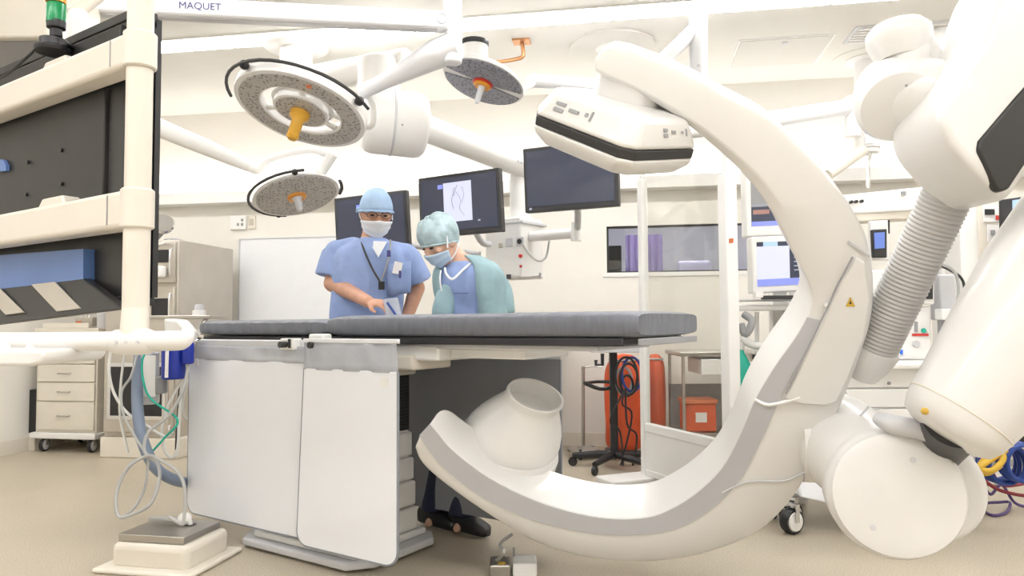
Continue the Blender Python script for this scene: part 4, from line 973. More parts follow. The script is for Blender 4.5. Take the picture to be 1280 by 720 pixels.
# control console hooked on the left table end
t = thing('table_console', 'white console with two blue canisters hooked at the left table end', 'console', T_(.0, .1, .8))
MB().prism([P(204, 398, 3.5), P(222, 400, 3.5), P(236, 416, 3.5), P(233, 428, 3.5), P(206, 430, 3.5)], fh * .12).build('cover', 'white', t, bevel=.012)
MB().rcyl(P(217, 474, 3.52), P(217, 432, 3.52), .055, .012).build('canister', 'blue', t); MB().rcyl(P(235, 455, 3.5), P(235, 428, 3.5), .028, .01).build('canister', 'blue', t)
MB().cyl(P(208, 472, 3.45), P(209, 438, 3.45), .008).build('label_strip', 'sticker_white', t)
MB().rcyl(P(187, 505, 3.6), P(187, 440, 3.6), .045, .01).build('housing', 'light_grey', t); MB().box(P(187, 470, 3.55), .03, .004, .1, (rh, fh, UP)).build('front_plate', 'white', t)
MB().rcyl(P(200, 492, 3.58), P(200, 470, 3.58), .035, .01).build('side_drum', 'mid_grey', t)
MB().tube([P(176, 425, 3.58), P(205, 428, 3.56), P(240, 426, 3.6), P(255, 432, 3.66)], .018, 10, 4).build('mount_bar', 'chrome', t)
MB().cyl(P(245, 435, 3.64), P(245, 480, 3.64), .012).build('drop_rod', 'cream', t)
q = P(186, 399, 4.0); fo = P(240, 420, 4.05)
t = thing('instrument_tray', 'narrow steel tray bracketed to the left table end', 'tray', fo)
MB().boxp(q, rh * .34, fh * .25, UP * .02).build('tray', 'steel', t, bevel=.004); MB().tube([q + rh * .3 + fh * .05 + UP * .005, P(252, 420, 4.0), T_(.06, .25, .955)], .012, 8, 4).build('bracket', 'chrome', t)
q = G(249, 4.1, q.z + .02); t = thing('specimen_jar', 'small pale lidded jar standing on the narrow steel tray', 'jar', q)
MB().lathe(q, UP, [(.036, 0), (.036, .028), (.03, .03)], 24).build('cup', 'white', t); MB().lathe(q + UP * .03, UP, [(.024, 0), (.026, .02), (.018, .035), (.0, .036)], 20).build('lid', 'light_grey', t)
# foot switch under the table
q0 = onz(606, 716, 0); t = thing('foot_switch', 'small metal and white foot switch on the floor under the C-arm', 'foot switch', q0)
q0 = onz(612, 722, 0); MB().boxp(q0, rh * .085, fh * .12, UP * .05).build('pedal', 'steel', t, bevel=.008); MB().boxp(q0 + rh * .095, rh * .10, fh * .12, UP * .055).build('housing', 'white', t, bevel=.008)
MB().box(q0 + rh * .05 + fh * .02 + UP * .051, .015, .012, .002, (rh, fh, UP)).build('yellow_label', 'gold', t); MB().tube([q0 + rh * .02 + fh * .1 + UP * .03, P(630, 690, 2.9), P(625, 680, 3.0), P(640, 668, 3.05)], .007, 8, 5).build('lead', 'cable', t)
MB().tube([q0 + rh * .1 + fh * .1 + UP * .05, q0 + rh * .1 + fh * .1 + UP * .09], .005, 6, 0).build('peg', 'mid_grey', t)

# ================================================================== MOBILE SHIELD
sL = G(808, 4.5, 0); sR = G(917, 3.75, 0); sd = (sR - sL).normalized(); sn = UP.cross(sd).normalized()
if sn.dot(fh) > 0: sn = -sn
sl = (sR - sL).length
sh_ = thing('radiation_shield', 'white framed mobile shield with clear upper pane right of the table', 'shield', (sL + sR) / 2)
zmid = P(808, 533, 4.5).z; zpt = P(806, 226, 4.5).z
def sbx(s0, s1, n0, n1, z0, z1): return MB().boxp(sL + sd * s0 + sn * n0 + UP * z0, sd * (s1 - s0), sn * (n1 - n0), UP * (z1 - z0))
sbx(-.022, .022, -.025, .025, .06, zpt).build('post', 'white', sh_, bevel=.006); sbx(sl - .036, sl + .036, -.036, .036, .06, P(910, 220, 3.75).z).build('post', 'white', sh_, bevel=.008)
sbx(-.012, .012, -.012, .012, zpt, P(806, 150, 4.5).z).build('rod', 'white', sh_); sbx(sl - .016, sl + .016, -.016, .016, P(910, 220, 3.75).z, P(906, 160, 3.75).z).build('rod', 'white', sh_)
sbx(.022, sl - .036, -.02, .02, zmid - .035, zmid + .02).build('middle_rail', 'white', sh_, bevel=.006); sbx(.022, sl - .036, -.015, .015, .13, zmid - .035).build('lower_panel', 'white', sh_)
sbx(.022, sl - .036, -.02, .02, .09, .13).build('bottom_rail', 'white', sh_, bevel=.006)
sbx(.02, sl - .04, -.006, .006, zmid + .02, P(806, 165, 4.5).z).build('pane', 'pane_glass', sh_)
p = onpl(914, 301, sR + sn * .037, sn); MB().box(p, .016, .002, .012, (sd, sn, UP)).build('orange_sticker', 'orange_light', sh_)
sbx(-.10, .10, -.30, .30, .05, .09).build('foot', 'white', sh_, bevel=.01); sbx(sl - .06, sl + .06, -.30, .30, .05, .09).build('foot', 'white', sh_, bevel=.01)
for s in (0, sl):
    for k in (-.26, .26): caster(sh_, sL + sd * s + sn * k, .028, 'light_grey', w_=.02)
# ================================================================== STAND, ORANGE BAGS, IV POLE, STEEL CART
q = onz(768, 585, 0); dq = (q - C0).dot(fh)
t = thing('equipment_stand', 'black wheeled equipment stand with coiled cables below the table end', 'stand', q)
MB().box(q + UP * .5 + UP * .08, .026, .026, .50, (rh, fh, UP)).build('pole', 'black', t)
for k in range(5):
    a = R(20 + 72 * k); d = rh * math.cos(a) + fh * math.sin(a)
    lg = MB().tube([q + UP * .10, q + d * .15 + UP * .09, q + d * .30 + UP * .075], [.028, .026, .02], 10, 3).build('leg', 'black', t)
    p = q + d * .30; ax = d.cross(UP); MB().lathe(V((p.x, p.y, .033)) - ax * .012, ax, [(.0, 0), (.03, 0), (.033, .006), (.033, .018), (.03, .024), (.0, .024)], 18).build('caster', 'black', lg)
MB().tube([P(768, 484, dq), P(750, 486, dq - .05), P(731, 479, dq - .1)], .014, 8, 3).build('handle', 'black', t); MB().tube([P(768, 478, dq), P(748, 477, dq + .08), P(731, 479, dq - .1)], .012, 8, 3).build('handle', 'black', t)
MB().boxp(P(740, 441, dq - .15), rh * .36, fh * .3, UP * .05).build('tray', 'light_grey', t, bevel=.006); MB().tube([P(753, 442, dq - .15), P(753, 456, dq - .15), P(745, 456, dq - .15), P(745, 450, dq - .15)], .013, 8, 0).build('hook', 'black', t)
for j, (cx, cy, rr_, m_) in enumerate(((783, 470, .11, 'black'), (786, 474, .09, 'black'), (790, 468, .10, 'cable_blue'), (784, 482, .06, 'black'), (780, 476, .08, 'cable'))):
    pts = [P(cx, cy, dq - .08 + j * .01) + rh * (rr_ * .7 * math.cos(a)) + UP * (rr_ * 1.2 * math.sin(a)) for a in [k * math.pi / 8 for k in range(16)]]
    MB().tube(pts, .009, 8, 3, closed=True).build('cable_coil', m_, t)
for j, (xx, yy) in enumerate(((790, 520), (796, 545), (775, 540))):
    MB().tube([P(782, 485, dq - .08), P(xx - 12, yy - 15, dq - .1), P(xx, yy, dq - .08), P(xx - 14 + j * 9, 582, dq - .1)], .007, 8, 6).build('hanging_cable', 'black', t)
def bag(label, px0, px1, py0, py1, d, m_='orange', name='laundry_bag', cat='bag'):
    a = G(px0, d, 0); b_ = G(px1, d, 0); zt_, zb_ = P(px0, py0, d).z, max(.0, P(px0, py1, d).z); w2 = (b_ - a).length / 2; c = (a + b_) / 2
    t = thing(name, label, cat, V((c.x, c.y, 0))); rings = []
    for i in range(15):
        v = i / 14; z = zb_ + (zt_ - zb_) * v; e = (1 - max(0, (v - .8) / .2) ** 2 * .55) * (1 - max(0, (.08 - v) / .08) * .12)
        rings.append([V((c.x, c.y, z)) + rh * (w2 * e * math.cos(q) * (1 + .04 * math.sin(5 * q + 9 * v))) + fh * (.16 * e * math.sin(q) * (1 + .05 * math.sin(7 * q + 5 * v))) for q in [2 * math.pi * k / 36 for k in range(36)]])
    MB().rings(rings).build('sack', m_, t, sub=1); ring_ = [p + UP * .004 for p in rings[-2]]
    MB().tube(ring_, .010, 8, 0, closed=True).build('hoop', 'chrome', t)
    for s in (-1, 1):
        p = V((c.x, c.y, 0)) + rh * (w2 * .55 * s); MB().cyl(p, p + UP * (zb_ + .05), .014).build('leg', 'dark_grey', t)
    return t
bag('tall orange laundry bag behind the black equipment stand', 757, 805, 442, 562, 5.55)
bag('orange laundry bag seen through the shield pane', 809, 832, 442, 540, 5.6)
q = onz(729, 572, 0); dq = (q - C0).dot(fh)
t = thing('iv_pole', 'slim grey pole on a wheeled foot left of the black stand', 'pole', q)
MB().cyl(q + UP * .06, P(729, 458, dq), .013).build('pole', 'steel', t); MB().lathe(q + UP * .05, UP, [(.12, 0), (.12, .02), (.03, .04)], 20).build('foot', 'steel', t)
MB().tube([P(729, 460, dq), P(740, 458, dq), P(752, 459, dq)], .006, 6, 3).build('top_bar', 'steel', t); caster(t, q - rh * .03 - fh * .09, .04, 'black', w_=.02); caster(t, q + rh * .08 + fh * .05, .04, 'black', w_=.02)
# steel frame cabinet left of the pole
q = onz(693, 560, 0); t = thing('steel_cabinet', 'narrow grey steel cabinet at the back wall behind the tube dome', 'cabinet', q)
B((q.x - .22, WY1 - .5, 0.06), (q.x + .05, WY1 - .03, .88)).build('body', 'warm_steel', t, bevel=.006); B((q.x - .24, WY1 - .52, .88), (q.x + .07, WY1 - .03, .91)).build('top', 'steel', t, bevel=.004)
B((q.x - .1, WY1 - .515, .1), (q.x + .03, WY1 - .5, .85)).build('door', 'mid_grey', t); B((q.x - .2, WY1 - .48, 0), (q.x + .03, WY1 - .05, .06)).build('plinth', 'dark_grey', t)
t = thing('steel_cart', 'stainless instrument cart with drawer behind the shield pane', 'cart', G(885, 5.1, 0))
o = G(852, 5.1, 0); zt = P(880, 441, 5.1).z
MB().boxp(o + UP * (zt - .03), rh * .73, fh * .5, UP * .03).build('top', 'steel', t, bevel=.006)
for u in (.02, .71):
    for v in (.02, .46): MB().boxp(o + rh * u + fh * v + UP * .08, rh * .02, fh * .02, UP * (zt - .11)).build('leg', 'steel', t); caster(t, o + rh * (u + .01) + fh * (v + .01), .04, 'light_grey', w_=.02)
d = MB().boxp(o + rh * .15 - fh * .01 + UP * (zt - .16), rh * .5, fh * .4, UP * .11).build('drawer', 'white', t, bevel=.006); MB().boxp(o + rh * .3 - fh * .025 + UP * (zt - .12), rh * .2, fh * .015, UP * .012).build('handle', 'mid_grey', d)
MB().boxp(o + rh * .02 + fh * .05 + UP * .22, rh * .70, fh * .42, UP * .02).build('shelf', 'steel', t); MB().boxp(o + rh * .02 + fh * .42 + UP * .24, rh * .70, fh * .02, UP * (zt - .5)).build('back_panel', 'mid_grey', t)
t = thing('orange_box', 'small orange sharps box on the lower shelf of the steel cart', 'box', o + rh * .2 + UP * .24)
MB().boxp(o + rh * .06 + fh * .1 + UP * .242, rh * .22, fh * .2, UP * .20).build('body', 'orange', t, bevel=.012); MB().boxp(o + rh * .05 + fh * .09 + UP * .442, rh * .24, fh * .22, UP * .03).build('lid', 'orange_light', t, bevel=.006); MB().boxp(o + rh * .13 + fh * .097 + UP * .31, rh * .08, fh * .003, UP * .07).build('label', 'sticker_white', t)

# ================================================================== ANAESTHESIA AREA
t = thing('anesthesia_machine', 'white anesthesia machine with gauges and drawers behind the robot arm', 'anesthesia machine', G(1090, 3.9, 0))
d_ = 3.75
def Z(py, d=d_): return P(1120, py, d).z
mo = G(1010, d_, 0); wX = (G(1172, d_, 0) - mo).length
def ab(s0, s1, n0, n1, z0, z1): return MB().boxp(mo + rh * s0 + fh * n0 + UP * z0, rh * (s1 - s0), fh * (n1 - n0), UP * (z1 - z0))
zdesk = Z(452)
ab(.06, wX + .02, -.28, .0, zdesk - .03, zdesk).build('work_surface', 'white', t, bevel=.01)
body = ab(.1, wX, .0, .45, zdesk, Z(385)).build('gauge_panel', 'white', t, bevel=.008); ab(.1, wX, -.04, .45, Z(383), Z(340)).build('upper_housing', 'white', t, bevel=.012)
p0_ = P(1140, 375, d_ - .045); ub = ab(.1, .2, 0, .01, Z(383), Z(382)).build('ledge', 'light_grey', t)
def onb(px, py, off=0.0): return onpl(px, py, mo - fh * off, fh)
def plate(px0, py0, px1, py1, m_, nm, par, off=.0, th=.006): return MB().prism([onb(px0, py0, off), onb(px1, py0, off), onb(px1, py1, off), onb(px0, py1, off)], -fh * th).build(nm, m_, par)
plate(1128, 352, 1165, 374, 'black', 'display', t, .04, .008); plate(1152, 365, 1160, 369, 'screen_line', 'readout', t, .048, .002)
for px, py, r, m_ in ((1126, 407, .018, 'teal'), (1126, 415, .018, 'light_grey'), (1126, 424, .016, 'teal'), (1145, 430, .018, 'light_grey'), (1154, 413, .012, 'teal')):
    p = onb(px, py); q_ = MB().lathe(p, -fh, [(r, 0), (r * 1.05, .008), (r * .8, .012), (0, .0125)], 20).build('gauge', m_, body)
plate(1143, 402, 1146, 415, 'mid_grey', 'flow_tube', body, 0, .01); plate(1140, 417, 1160, 420, 'red', 'warning_label', body); plate(1100, 437, 1128, 443, 'blue_sticker', 'blue_label', body)
ab(.1, wX, -.22, .4, .30, zdesk - .03).build('drawer_housing', 'white', t, bevel=.01)
zz_ = [Z(461, 3.53), Z(487, 3.53), Z(512, 3.53), .31]
for k in range(3):
    dr = ab(.11, wX - .01, -.235, -.22, zz_[k + 1] + .004, zz_[k] - .004).build('drawer', 'white', t, bevel=.004)
    if k: 
        c = onpl(1086, (474, 476, 513)[k] , mo - fh * .235, fh); pts = [c + rh * (.055 * math.cos(a)) + UP * (.02 * math.sin(a) + .012) for a in [math.pi + math.pi * j / 10 for j in range(11)]]
        MB().prism(pts, -fh * .006).build('recess_handle', 'light_grey', dr)
p = onpl(1111, 479, mo - fh * .237, fh); MB().cyl(p, p - fh * .006, .008).build('lock', 'mid_grey', t)
ab(.1, wX + .0, -.30, .42, .20, .30).build('base', 'white', t, bevel=.03)
bA = onz(990, 667, 0)
base = MB().prism([P(996, 600, 3.62), P(1000, 622, 3.6), P(1060, 634, 3.55), P(1120, 640, 3.55), P(1120, 604, 3.6)], fh * .4).build('base_shroud', 'cold_white', t, bevel=.012)
wheel_ax = (rh * .9 + fh * -.3).normalized()
wheel_ax = cv(.45, 0, -.89).normalized()
caster(t, bA + fh * .0, .062, 'white', 'chrome', .05, wheel_ax); caster(t, bA + fh * .14 + rh * .05, .062, 'white', 'chrome', .05, wheel_ax); caster(t, bA + rh * .7, .062, 'white', 'chrome', .05, wheel_ax); caster(t, bA + rh * .7 + fh * .5, .062, 'white', 'chrome', .05, wheel_ax)
# tubes and side rail on the machine
MB().tube([P(1160, 335, 3.7), P(1178, 331, 3.65), P(1193, 340, 3.65), P(1198, 360, 3.65), P(1196, 395, 3.65)], .008, 8, 5).build('side_cable', 'cable', t); MB().tube([P(1170, 330, 3.7), P(1188, 338, 3.68), P(1204, 352, 3.68), P(1206, 385, 3.68)], .007, 8, 5).build('side_cable', 'dark_grey', t)
MB().box(P(1178, 372, 3.8), .04, .05, .12, (rh, fh, UP)).build('side_module', 'light_grey', t, bevel=.01); MB().box(P(1192, 393, 3.7), .08, .03, .028, (rh, fh, UP)).build('side_rail', 'white', t, bevel=.004); MB().box(P(1182, 412, 3.72), .03, .02, .05, (rh, fh, UP)).build('rail_hook', 'mid_grey', t)
MB().tube([P(1130, 335, 3.8), P(1150, 332, 3.8), P(1175, 338, 3.8)], .018, 8, 4).build('breathing_tube', 'light_grey', t)
MB().tube([P(1000, 440, 3.85), P(975, 428, 3.9), P(945, 432, 3.95), P(928, 424, 4.0)], .02, 12, 5).build('hose', 'white')
tag(bpy.data.objects[[o.name for o in COL.objects if o.name.startswith('hose')][-1]], 'white breathing hose bending beside the teal bag', 'hose')
# patient monitor stand (two screens)
t = thing('monitor_stand', 'white two-screen patient monitor tower seen through the C-arm', 'monitor stand', G(985, 4.1, 0))
def scr(c4, parts, nm):
    c4 = [V(p) for p in c4]; b = MB().prism(c4, fh * .09).build(nm, 'white', t, bevel=.01)
    for k_, (u0, v0, u1, v1, m_) in enumerate(parts): MB().prism([bil(c4, u, v) for u, v in ((u0, v0), (u1, v0), (u1, v1), (u0, v1))], -fh * (.003 + .0006 * k_)).build('screen_area', m_, b)
    return b
scr([P(931, 205, 4.1), P(1030, 200, 4.05), P(1030, 292, 4.05), P(933, 296, 4.1)], [(.07, .07, .95, .86, 'mid_grey'), (.07, .60, .95, .80, 'screen_dark'), (.09, .64, .30, .70, 'screen_red'), (.4, .66, .8, .68, 'screen_line'), (.07, .80, .95, .86, 'screen_band'), (.07, .57, .5, .585, 'screen_line')], 'upper_monitor')
scr([P(939, 296, 3.95), P(1030, 293, 3.9), P(1031, 362, 3.9), P(941, 367, 3.95)], [(.07, .10, .94, .88, 'screen_dark'), (.07, .18, .52, .76, 'screen_white'), (.16, .1, .36, .18, 'screen_blue'), (.07, .76, .94, .88, 'screen_band')] + [(.58, .16 + .075 * k, .70 + .03 * ((k * 7) % 5), .18 + .075 * k, 'screen_line') for k in range(7)] + [(.78, .2 + .1 * k, .92, .215 + .1 * k, 'screen_line') for k in range(5)], 'lower_monitor')
MB().boxp(P(926, 388, 3.95), rh * .42, fh * .3, UP * .03).build('shelf', 'white', t, bevel=.006); MB().boxp(P(934, 376, 3.9), rh * .42, fh * .2, UP * .008).build('keyboard_tray', 'light_grey', t)
MB().boxp(P(955, 374, 3.86), rh * .16, fh * .05, UP * .02).build('recorder', 'dark_grey', t, bevel=.004); MB().boxp(P(945, 372, 3.87), rh * .04, fh * .05, UP * .03).build('module', 'white', t)
q = G(985, 4.15, 0); MB().boxp(q - rh * .04 + fh * .05, rh * .08, fh * .08, UP * P(985, 210, 4.2).z).build('column', 'white', t); MB().boxp(q - rh * .28 - fh * .05, rh * .38, fh * .45, UP * .08).build('base', 'white', t, bevel=.02)
MB().boxp(P(932, 452, 4.05), rh * .34, fh * .3, UP * .045).build('lower_shelf', 'steel', t); MB().boxp(P(942, 449, 4.03), rh * .2, fh * .02, UP * .025).build('shelf_slot', 'black', t); MB().cyl(P(946, 520, 4.1), P(946, 390, 4.1), .012).build('stand_tube', 'white', t)
MB().tube([P(930, 393, 3.95), P(940, 402, 3.9), P(932, 418, 3.9), P(926, 405, 3.92)], .02, 10, 5).build('probe_holder', 'mid_grey', t)
t = thing('breathing_bag', 'teal breathing bag hanging behind the shield post', 'bag', P(930, 435, 4.0))
MB().lathe(P(926, 520, 4.0), UP, [(.01, 0), (.05, .04), (.072, .12), (.075, .2), (.06, .28), (.03, .34), (.018, .37)], 24).build('bag', 'teal', t); MB().lathe(P(926, 437, 4.0), UP, [(.022, 0), (.022, .05)], 16).build('neck', 'white', t)
# pendant beam with the small handheld display
q = P(1105, 255, 4.5); t = thing('service_beam', 'white pendant beam with three black ports behind the corrugated hose', 'pendant', V((q.x, q.y, WZ)))
b = MB().prism([P(1040, 245, 4.4), P(1170, 232, 4.6), P(1170, 262, 4.6), P(1040, 268, 4.4)], fh * .2).build('beam', 'white', t, bevel=.01); MB().prism([P(1050, 264, 4.44), P(1168, 259, 4.62), P(1162, 272, 4.62), P(1058, 278, 4.44)], fh * .15).build('lower_beam', 'cream', t, bevel=.008)
for px, py in ((1063, 253), (1069, 252.5), (1076, 252)): 
    p = P(px, py, 4.435); MB().cyl(p, p - fh * .02, .010).build('port', 'black', b)
p = P(1129, 242, 4.53); MB().box(p, .012, .012, .012, (rh, fh, UP)).build('port_plate', 'mid_grey', b)
q = P(1085, 235, 4.6); MB().cyl(q, V((q.x, q.y, P(1085, 195, 4.6).z)), .012).build('drop_rod', 'chrome', t); q2 = P(1180, 240, 4.75); MB().cyl(q2, V((q2.x, q2.y, WZ)), .05).build('ceiling_tube', 'white', t)
t = thing('handheld_monitor', 'small dark handheld monitor with blue screen below the pendant beam', 'monitor', P(1100, 318, 4.35))
MB().prism([P(1090, 287, 4.35), P(1109, 286, 4.35), P(1109, 322, 4.35), P(1092, 322, 4.35)], fh * .03).build('case', 'black', t, bevel=.006); MB().prism([P(1093, 291, 4.345), P(1106, 290, 4.345), P(1106, 310, 4.345), P(1094, 311, 4.345)], fh * .005).build('screen', 'screen_phone', t)
MB().prism([P(1088, 276, 4.4), P(1110, 275, 4.4), P(1112, 325, 4.4), P(1090, 325, 4.4)], fh * .04).build('cradle', 'white', t, bevel=.006); MB().cyl(P(1111, 275, 4.42), P(1111, 292, 4.42), .006).build('clip', 'dark_grey', t)
# wall service column on the right
d_ = 4.55; t = thing('service_column', 'white medical service column with red and black outlets at right', 'column', G(1238, d_, 0))
o = G(1212, d_, 0); wv = G(1262, d_, 0) - o
col_ = MB().boxp(o, wv, fh * .35, UP * P(1235, 238, d_).z).build('body', 'white', t, bevel=.01); MB().boxp(o + rh * .0 - fh * .0 + wv * .42 + UP * .9, wv * .5, -fh * .012, UP * (P(1235, 250, d_).z - .9)).build('outlet_strip', 'cream', t)
def opx(px, py, m_, w2, h2, nm='outlet', off=.014): 
    p = onpl(px, py, o - fh * off, fh); return MB().box(p, w2, .006, h2, (rh, fh, UP)).build(nm, m_, col_, bevel=.002)
opx(1240, 267, 'sticker_white', .055, .055); opx(1237, 265, 'black', .030, .018, 'outlet', .022); opx(1248, 272, 'red', .016, .014, 'outlet', .022); opx(1241, 292, 'sticker_white', .034, .055); opx(1241, 291, 'mid_grey', .013, .018, 'outlet', .022); opx(1241, 320, 'white', .035, .05); opx(1243, 340, 'sticker_white', .035, .035); opx(1244, 339, 'red', .024, .012, 'outlet', .022); opx(1242, 346, 'red', .012, .010, 'outlet', .022); opx(1245, 248, 'red', .018, .006, 'label', .014)
t = thing('wall_pipes', 'pair of slim white vertical pipes left of the service column', 'pipe', G(1192, 4.7, 0))
for px in (1187, 1198): q = G(px, 4.75, 0); MB().cyl(q, V((q.x, q.y, P(px, 297, 4.75).z)), .022).build('pipe', 'white', t)
MB().box(P(1192, 297, 4.75), .06, .03, .012, (rh, fh, UP)).build('cap', 'white', t)
t = thing('information_screen', 'bright blue display in a black frame at the right edge', 'screen', P(1300, 320, 4.2))
c4 = [P(1255, 249, 4.3), P(1345, 236, 4.1), P(1345, 322, 4.1), P(1256, 320, 4.3)]
b = MB().prism(c4, fh * .05).build('frame', 'black', t, bevel=.006); i4 = [bil(c4, u, v) for u, v in ((.12, .04), (.97, .04), (.97, .93), (.12, .93))]
s_ = MB().prism(i4, -fh * .004).build('screen', 'screen_blue', t); MB().prism([bil(i4, u, v) - fh * .006 for u, v in ((.12, .28), (.3, .28), (.3, .33), (.12, .33))], fh * .001).build('print', 'screen_text', s_)
MB().tube([P(1300, 285, 4.28), P(1290, 285, 4.5), P(1262, 285, 4.62)], .02, 12, 4).build('wall_arm', 'light_grey', t)
# cables on the floor at right
def floorloop(label, pts, r, m_): return cabl(label, [(lambda q: q if (q - C0).dot(fh) < 4.05 else P(px, py, 4.05))(onz(px, py, r)) for px, py, z in pts], r, m_, 7)
floorloop('purple cable loop lying on floor near the robot wrist', [(1212, 590, .1), (1218, 612, .02), (1224, 632, 0), (1240, 644, 0), (1258, 640, 0), (1262, 628, 0), (1245, 628, .01), (1225, 628, .02), (1216, 620, .05)], .008, 'cable_purple')
floorloop('dark red cable running along floor at the right edge', [(1218, 585, .1), (1230, 600, .06), (1248, 612, .03), (1270, 618, .02), (1286, 620, .02)], .010, 'cable_red')
floorloop('second dark red cable crossing the blue coil', [(1240, 590, .1), (1252, 606, .08), (1272, 606, .06), (1286, 602, .06)], .009, 'cable_red')
floorloop('purple cable snaking past the dark red cable', [(1226, 600, .1), (1238, 618, .03), (1252, 606, .05), (1268, 628, .02), (1286, 634, .02)], .008, 'cable_purple')
def coil(label, px, py, d, r, n_, m_, rad=.011, sq=1.0):
    c = P(px, py, d); pts = []
    for k in range(n_ * 12): a = 2 * math.pi * k / 12; pts.append(c + rh * (r * math.cos(a) * (1 + .05 * math.sin(k * .7))) + UP * (r * sq * math.sin(a)) + fh * (k * .0025))
    return cabl(label, pts, rad, m_, 3)
coil('hanging coil of blue cable behind the robot forearm', 1262, 582, 3.6, .095, 4, 'cable_blue'); coil('second hanging coil of blue cable at the right edge', 1284, 580, 3.55, .09, 3, 'cable_blue')
cabl('thick yellow cable bundle above the blue coil', [P(1258, 562, 3.5), P(1243, 572, 3.5), P(1230, 580, 3.5), P(1226, 586, 3.5), P(1240, 588, 3.48), P(1254, 574, 3.48), P(1250, 560, 3.5)], .014, 'cable_yellow')
cabl('second yellow cable hooked behind the robot forearm', [P(1248, 558, 3.55), P(1226, 578, 3.55), P(1224, 590, 3.55), P(1236, 592, 3.53), P(1252, 582, 3.52)], .010, 'cable_yellow')
t = thing('cable_rack', 'dark cable rack standing behind the coils at the right edge', 'rack', G(1285, 3.9, 0))
for px in (1224, 1340): q = G(px, 3.9, 0); MB().boxp(q, rh * .03, fh * .03, UP * .95).build('upright', 'light_grey', t)
for z in (.25, .55): a = G(1224, 3.9, z); MB().boxp(a, G(1340, 3.9, z) - a, fh * .03, UP * .03).build('cross_bar', 'mid_grey', t)
MB().boxp(G(1250, 3.92, .35), rh * .3, fh * .1, UP * .2).build('junction_box', 'black', t, bevel=.01)
t = thing('power_plugs', 'pair of black plugs standing on white sockets near the purple cable', 'plug', onz(1224, 625, 0))
for px, py in ((1218, 612), (1229, 607)): q = onz(px, py + 14, 0); MB().boxp(q + UP * .06, rh * .03, fh * .03, UP * .04).build('plug', 'black', t, bevel=.004); MB().boxp(q - rh * .005, rh * .04, fh * .04, UP * .06).build('socket', 'sticker_white', t, bevel=.004)
q = onz(1204, 642, 0); t = thing('floor_weight', 'rounded blue-grey foot on the floor right of the wrist drum', 'foot', q)
MB().lathe(q, UP, [(.05, 0), (.062, .02), (.062, .06), (.045, .09), (.0, .10)], 24).build('dome', 'hose', t); MB().lathe(q, UP, [(.066, 0), (.066, .015), (.06, .02)], 24).build('rim', 'dark_grey', t)

# ================================================================== PEOPLE
def ringpts(c, A, Bv, hw, hd, n=28, p=.8):
    return [c + A * (hw * math.copysign(abs(math.cos(t)) ** p, math.cos(t))) + Bv * (hd * math.copysign(abs(math.sin(t)) ** p, math.sin(t))) for t in [2 * math.pi * k / n for k in range(n)]]
def torso(mb, rows, A, Bv, grow=0.0, wrinkle=0.0):
    cs_ = catmull([V((r[0].x, r[0].y, r[0].z)) for r in rows], 4); hw = catmull([V((r[1], r[2], 0)) for r in rows], 4); rr = []
    for i, (c, h) in enumerate(zip(cs_, hw)):
        ring_ = ringpts(c, A, Bv, h.x + grow, h.y + grow)
        if wrinkle: ring_ = [p + (p - c).normalized() * (wrinkle * noise.noise(V((p.x * 9, p.y * 9, p.z * 5)))) for p in ring_]
        rr.append(ring_)
    mb.rings(rr); return mb
def limb(mb, pts, rad, grow=0.0, wr=0.0):
    for (a, b), (ra, rb_) in zip(zip(pts[:-1], pts[1:]), zip(rad[:-1], rad[1:])): mb.capsule(a, b, ra + grow, rb_ + grow)
    return mb
class Head:
    def __init__(s, c, f, w=.076, d=.097, h=.118):
        s.c = c; s.f = f.normalized(); s.r = s.f.cross(UP).normalized()
        if s.r.dot(rh) < 0: s.r = -s.r
        s.u = s.r.cross(s.f).normalized()
        if s.u.z < 0: s.u = -s.u
        s.w, s.d, s.h = w, d, h
    def at(s, th, ph, k=1.0):     # th from the crown, ph from the front, degrees
        th, ph = R(th), R(ph); q = math.sin(th)
        return s.c + s.u * (s.h * math.cos(th) * k) + s.f * (s.d * q * math.cos(ph) * k) + s.r * (s.w * q * math.sin(ph) * k)
    def add(s, mb):
        ax = (s.r, s.f, s.u)
        mb.ball(s.c + s.u * .012, s.w, s.d, s.h * .9, ax); mb.ball(s.c - s.u * .045 + s.f * .018, s.w * .78, s.d * .78, s.h * .62, ax)   # skull, jaw
        mb.capsule(s.at(82, 0, .98), s.at(105, 0, 1.12), .010, .015)                      # nose
        mb.ball(s.at(118, 0, 1.0), .026, .012, .012, ax)                                   # lips
        for q in (-1, 1):
            mb.ball(s.at(93, 97 * q, 1.0), .010, .02, .032, ax); mb.ball(s.at(76, 24 * q, .985), .022, .010, .008, ax); mb.ball(s.at(98, 40 * q, .93), .02, .016, .016, ax)
        return mb
    def patch(s, th0, th1, ph0, ph1, kf, n=14, m=28):
        g = []
        for i in range(n + 1):
            g.append([])
            for j in range(m + 1):
                a = th0(j / m) if callable(th0) else th0; b = th1(j / m) if callable(th1) else th1
                th = a + (b - a) * i / n; ph = ph0 + (ph1 - ph0) * j / m; g[-1].append(s.at(th, ph, kf(i / n, j / m)))
        return MB().sheet(g)
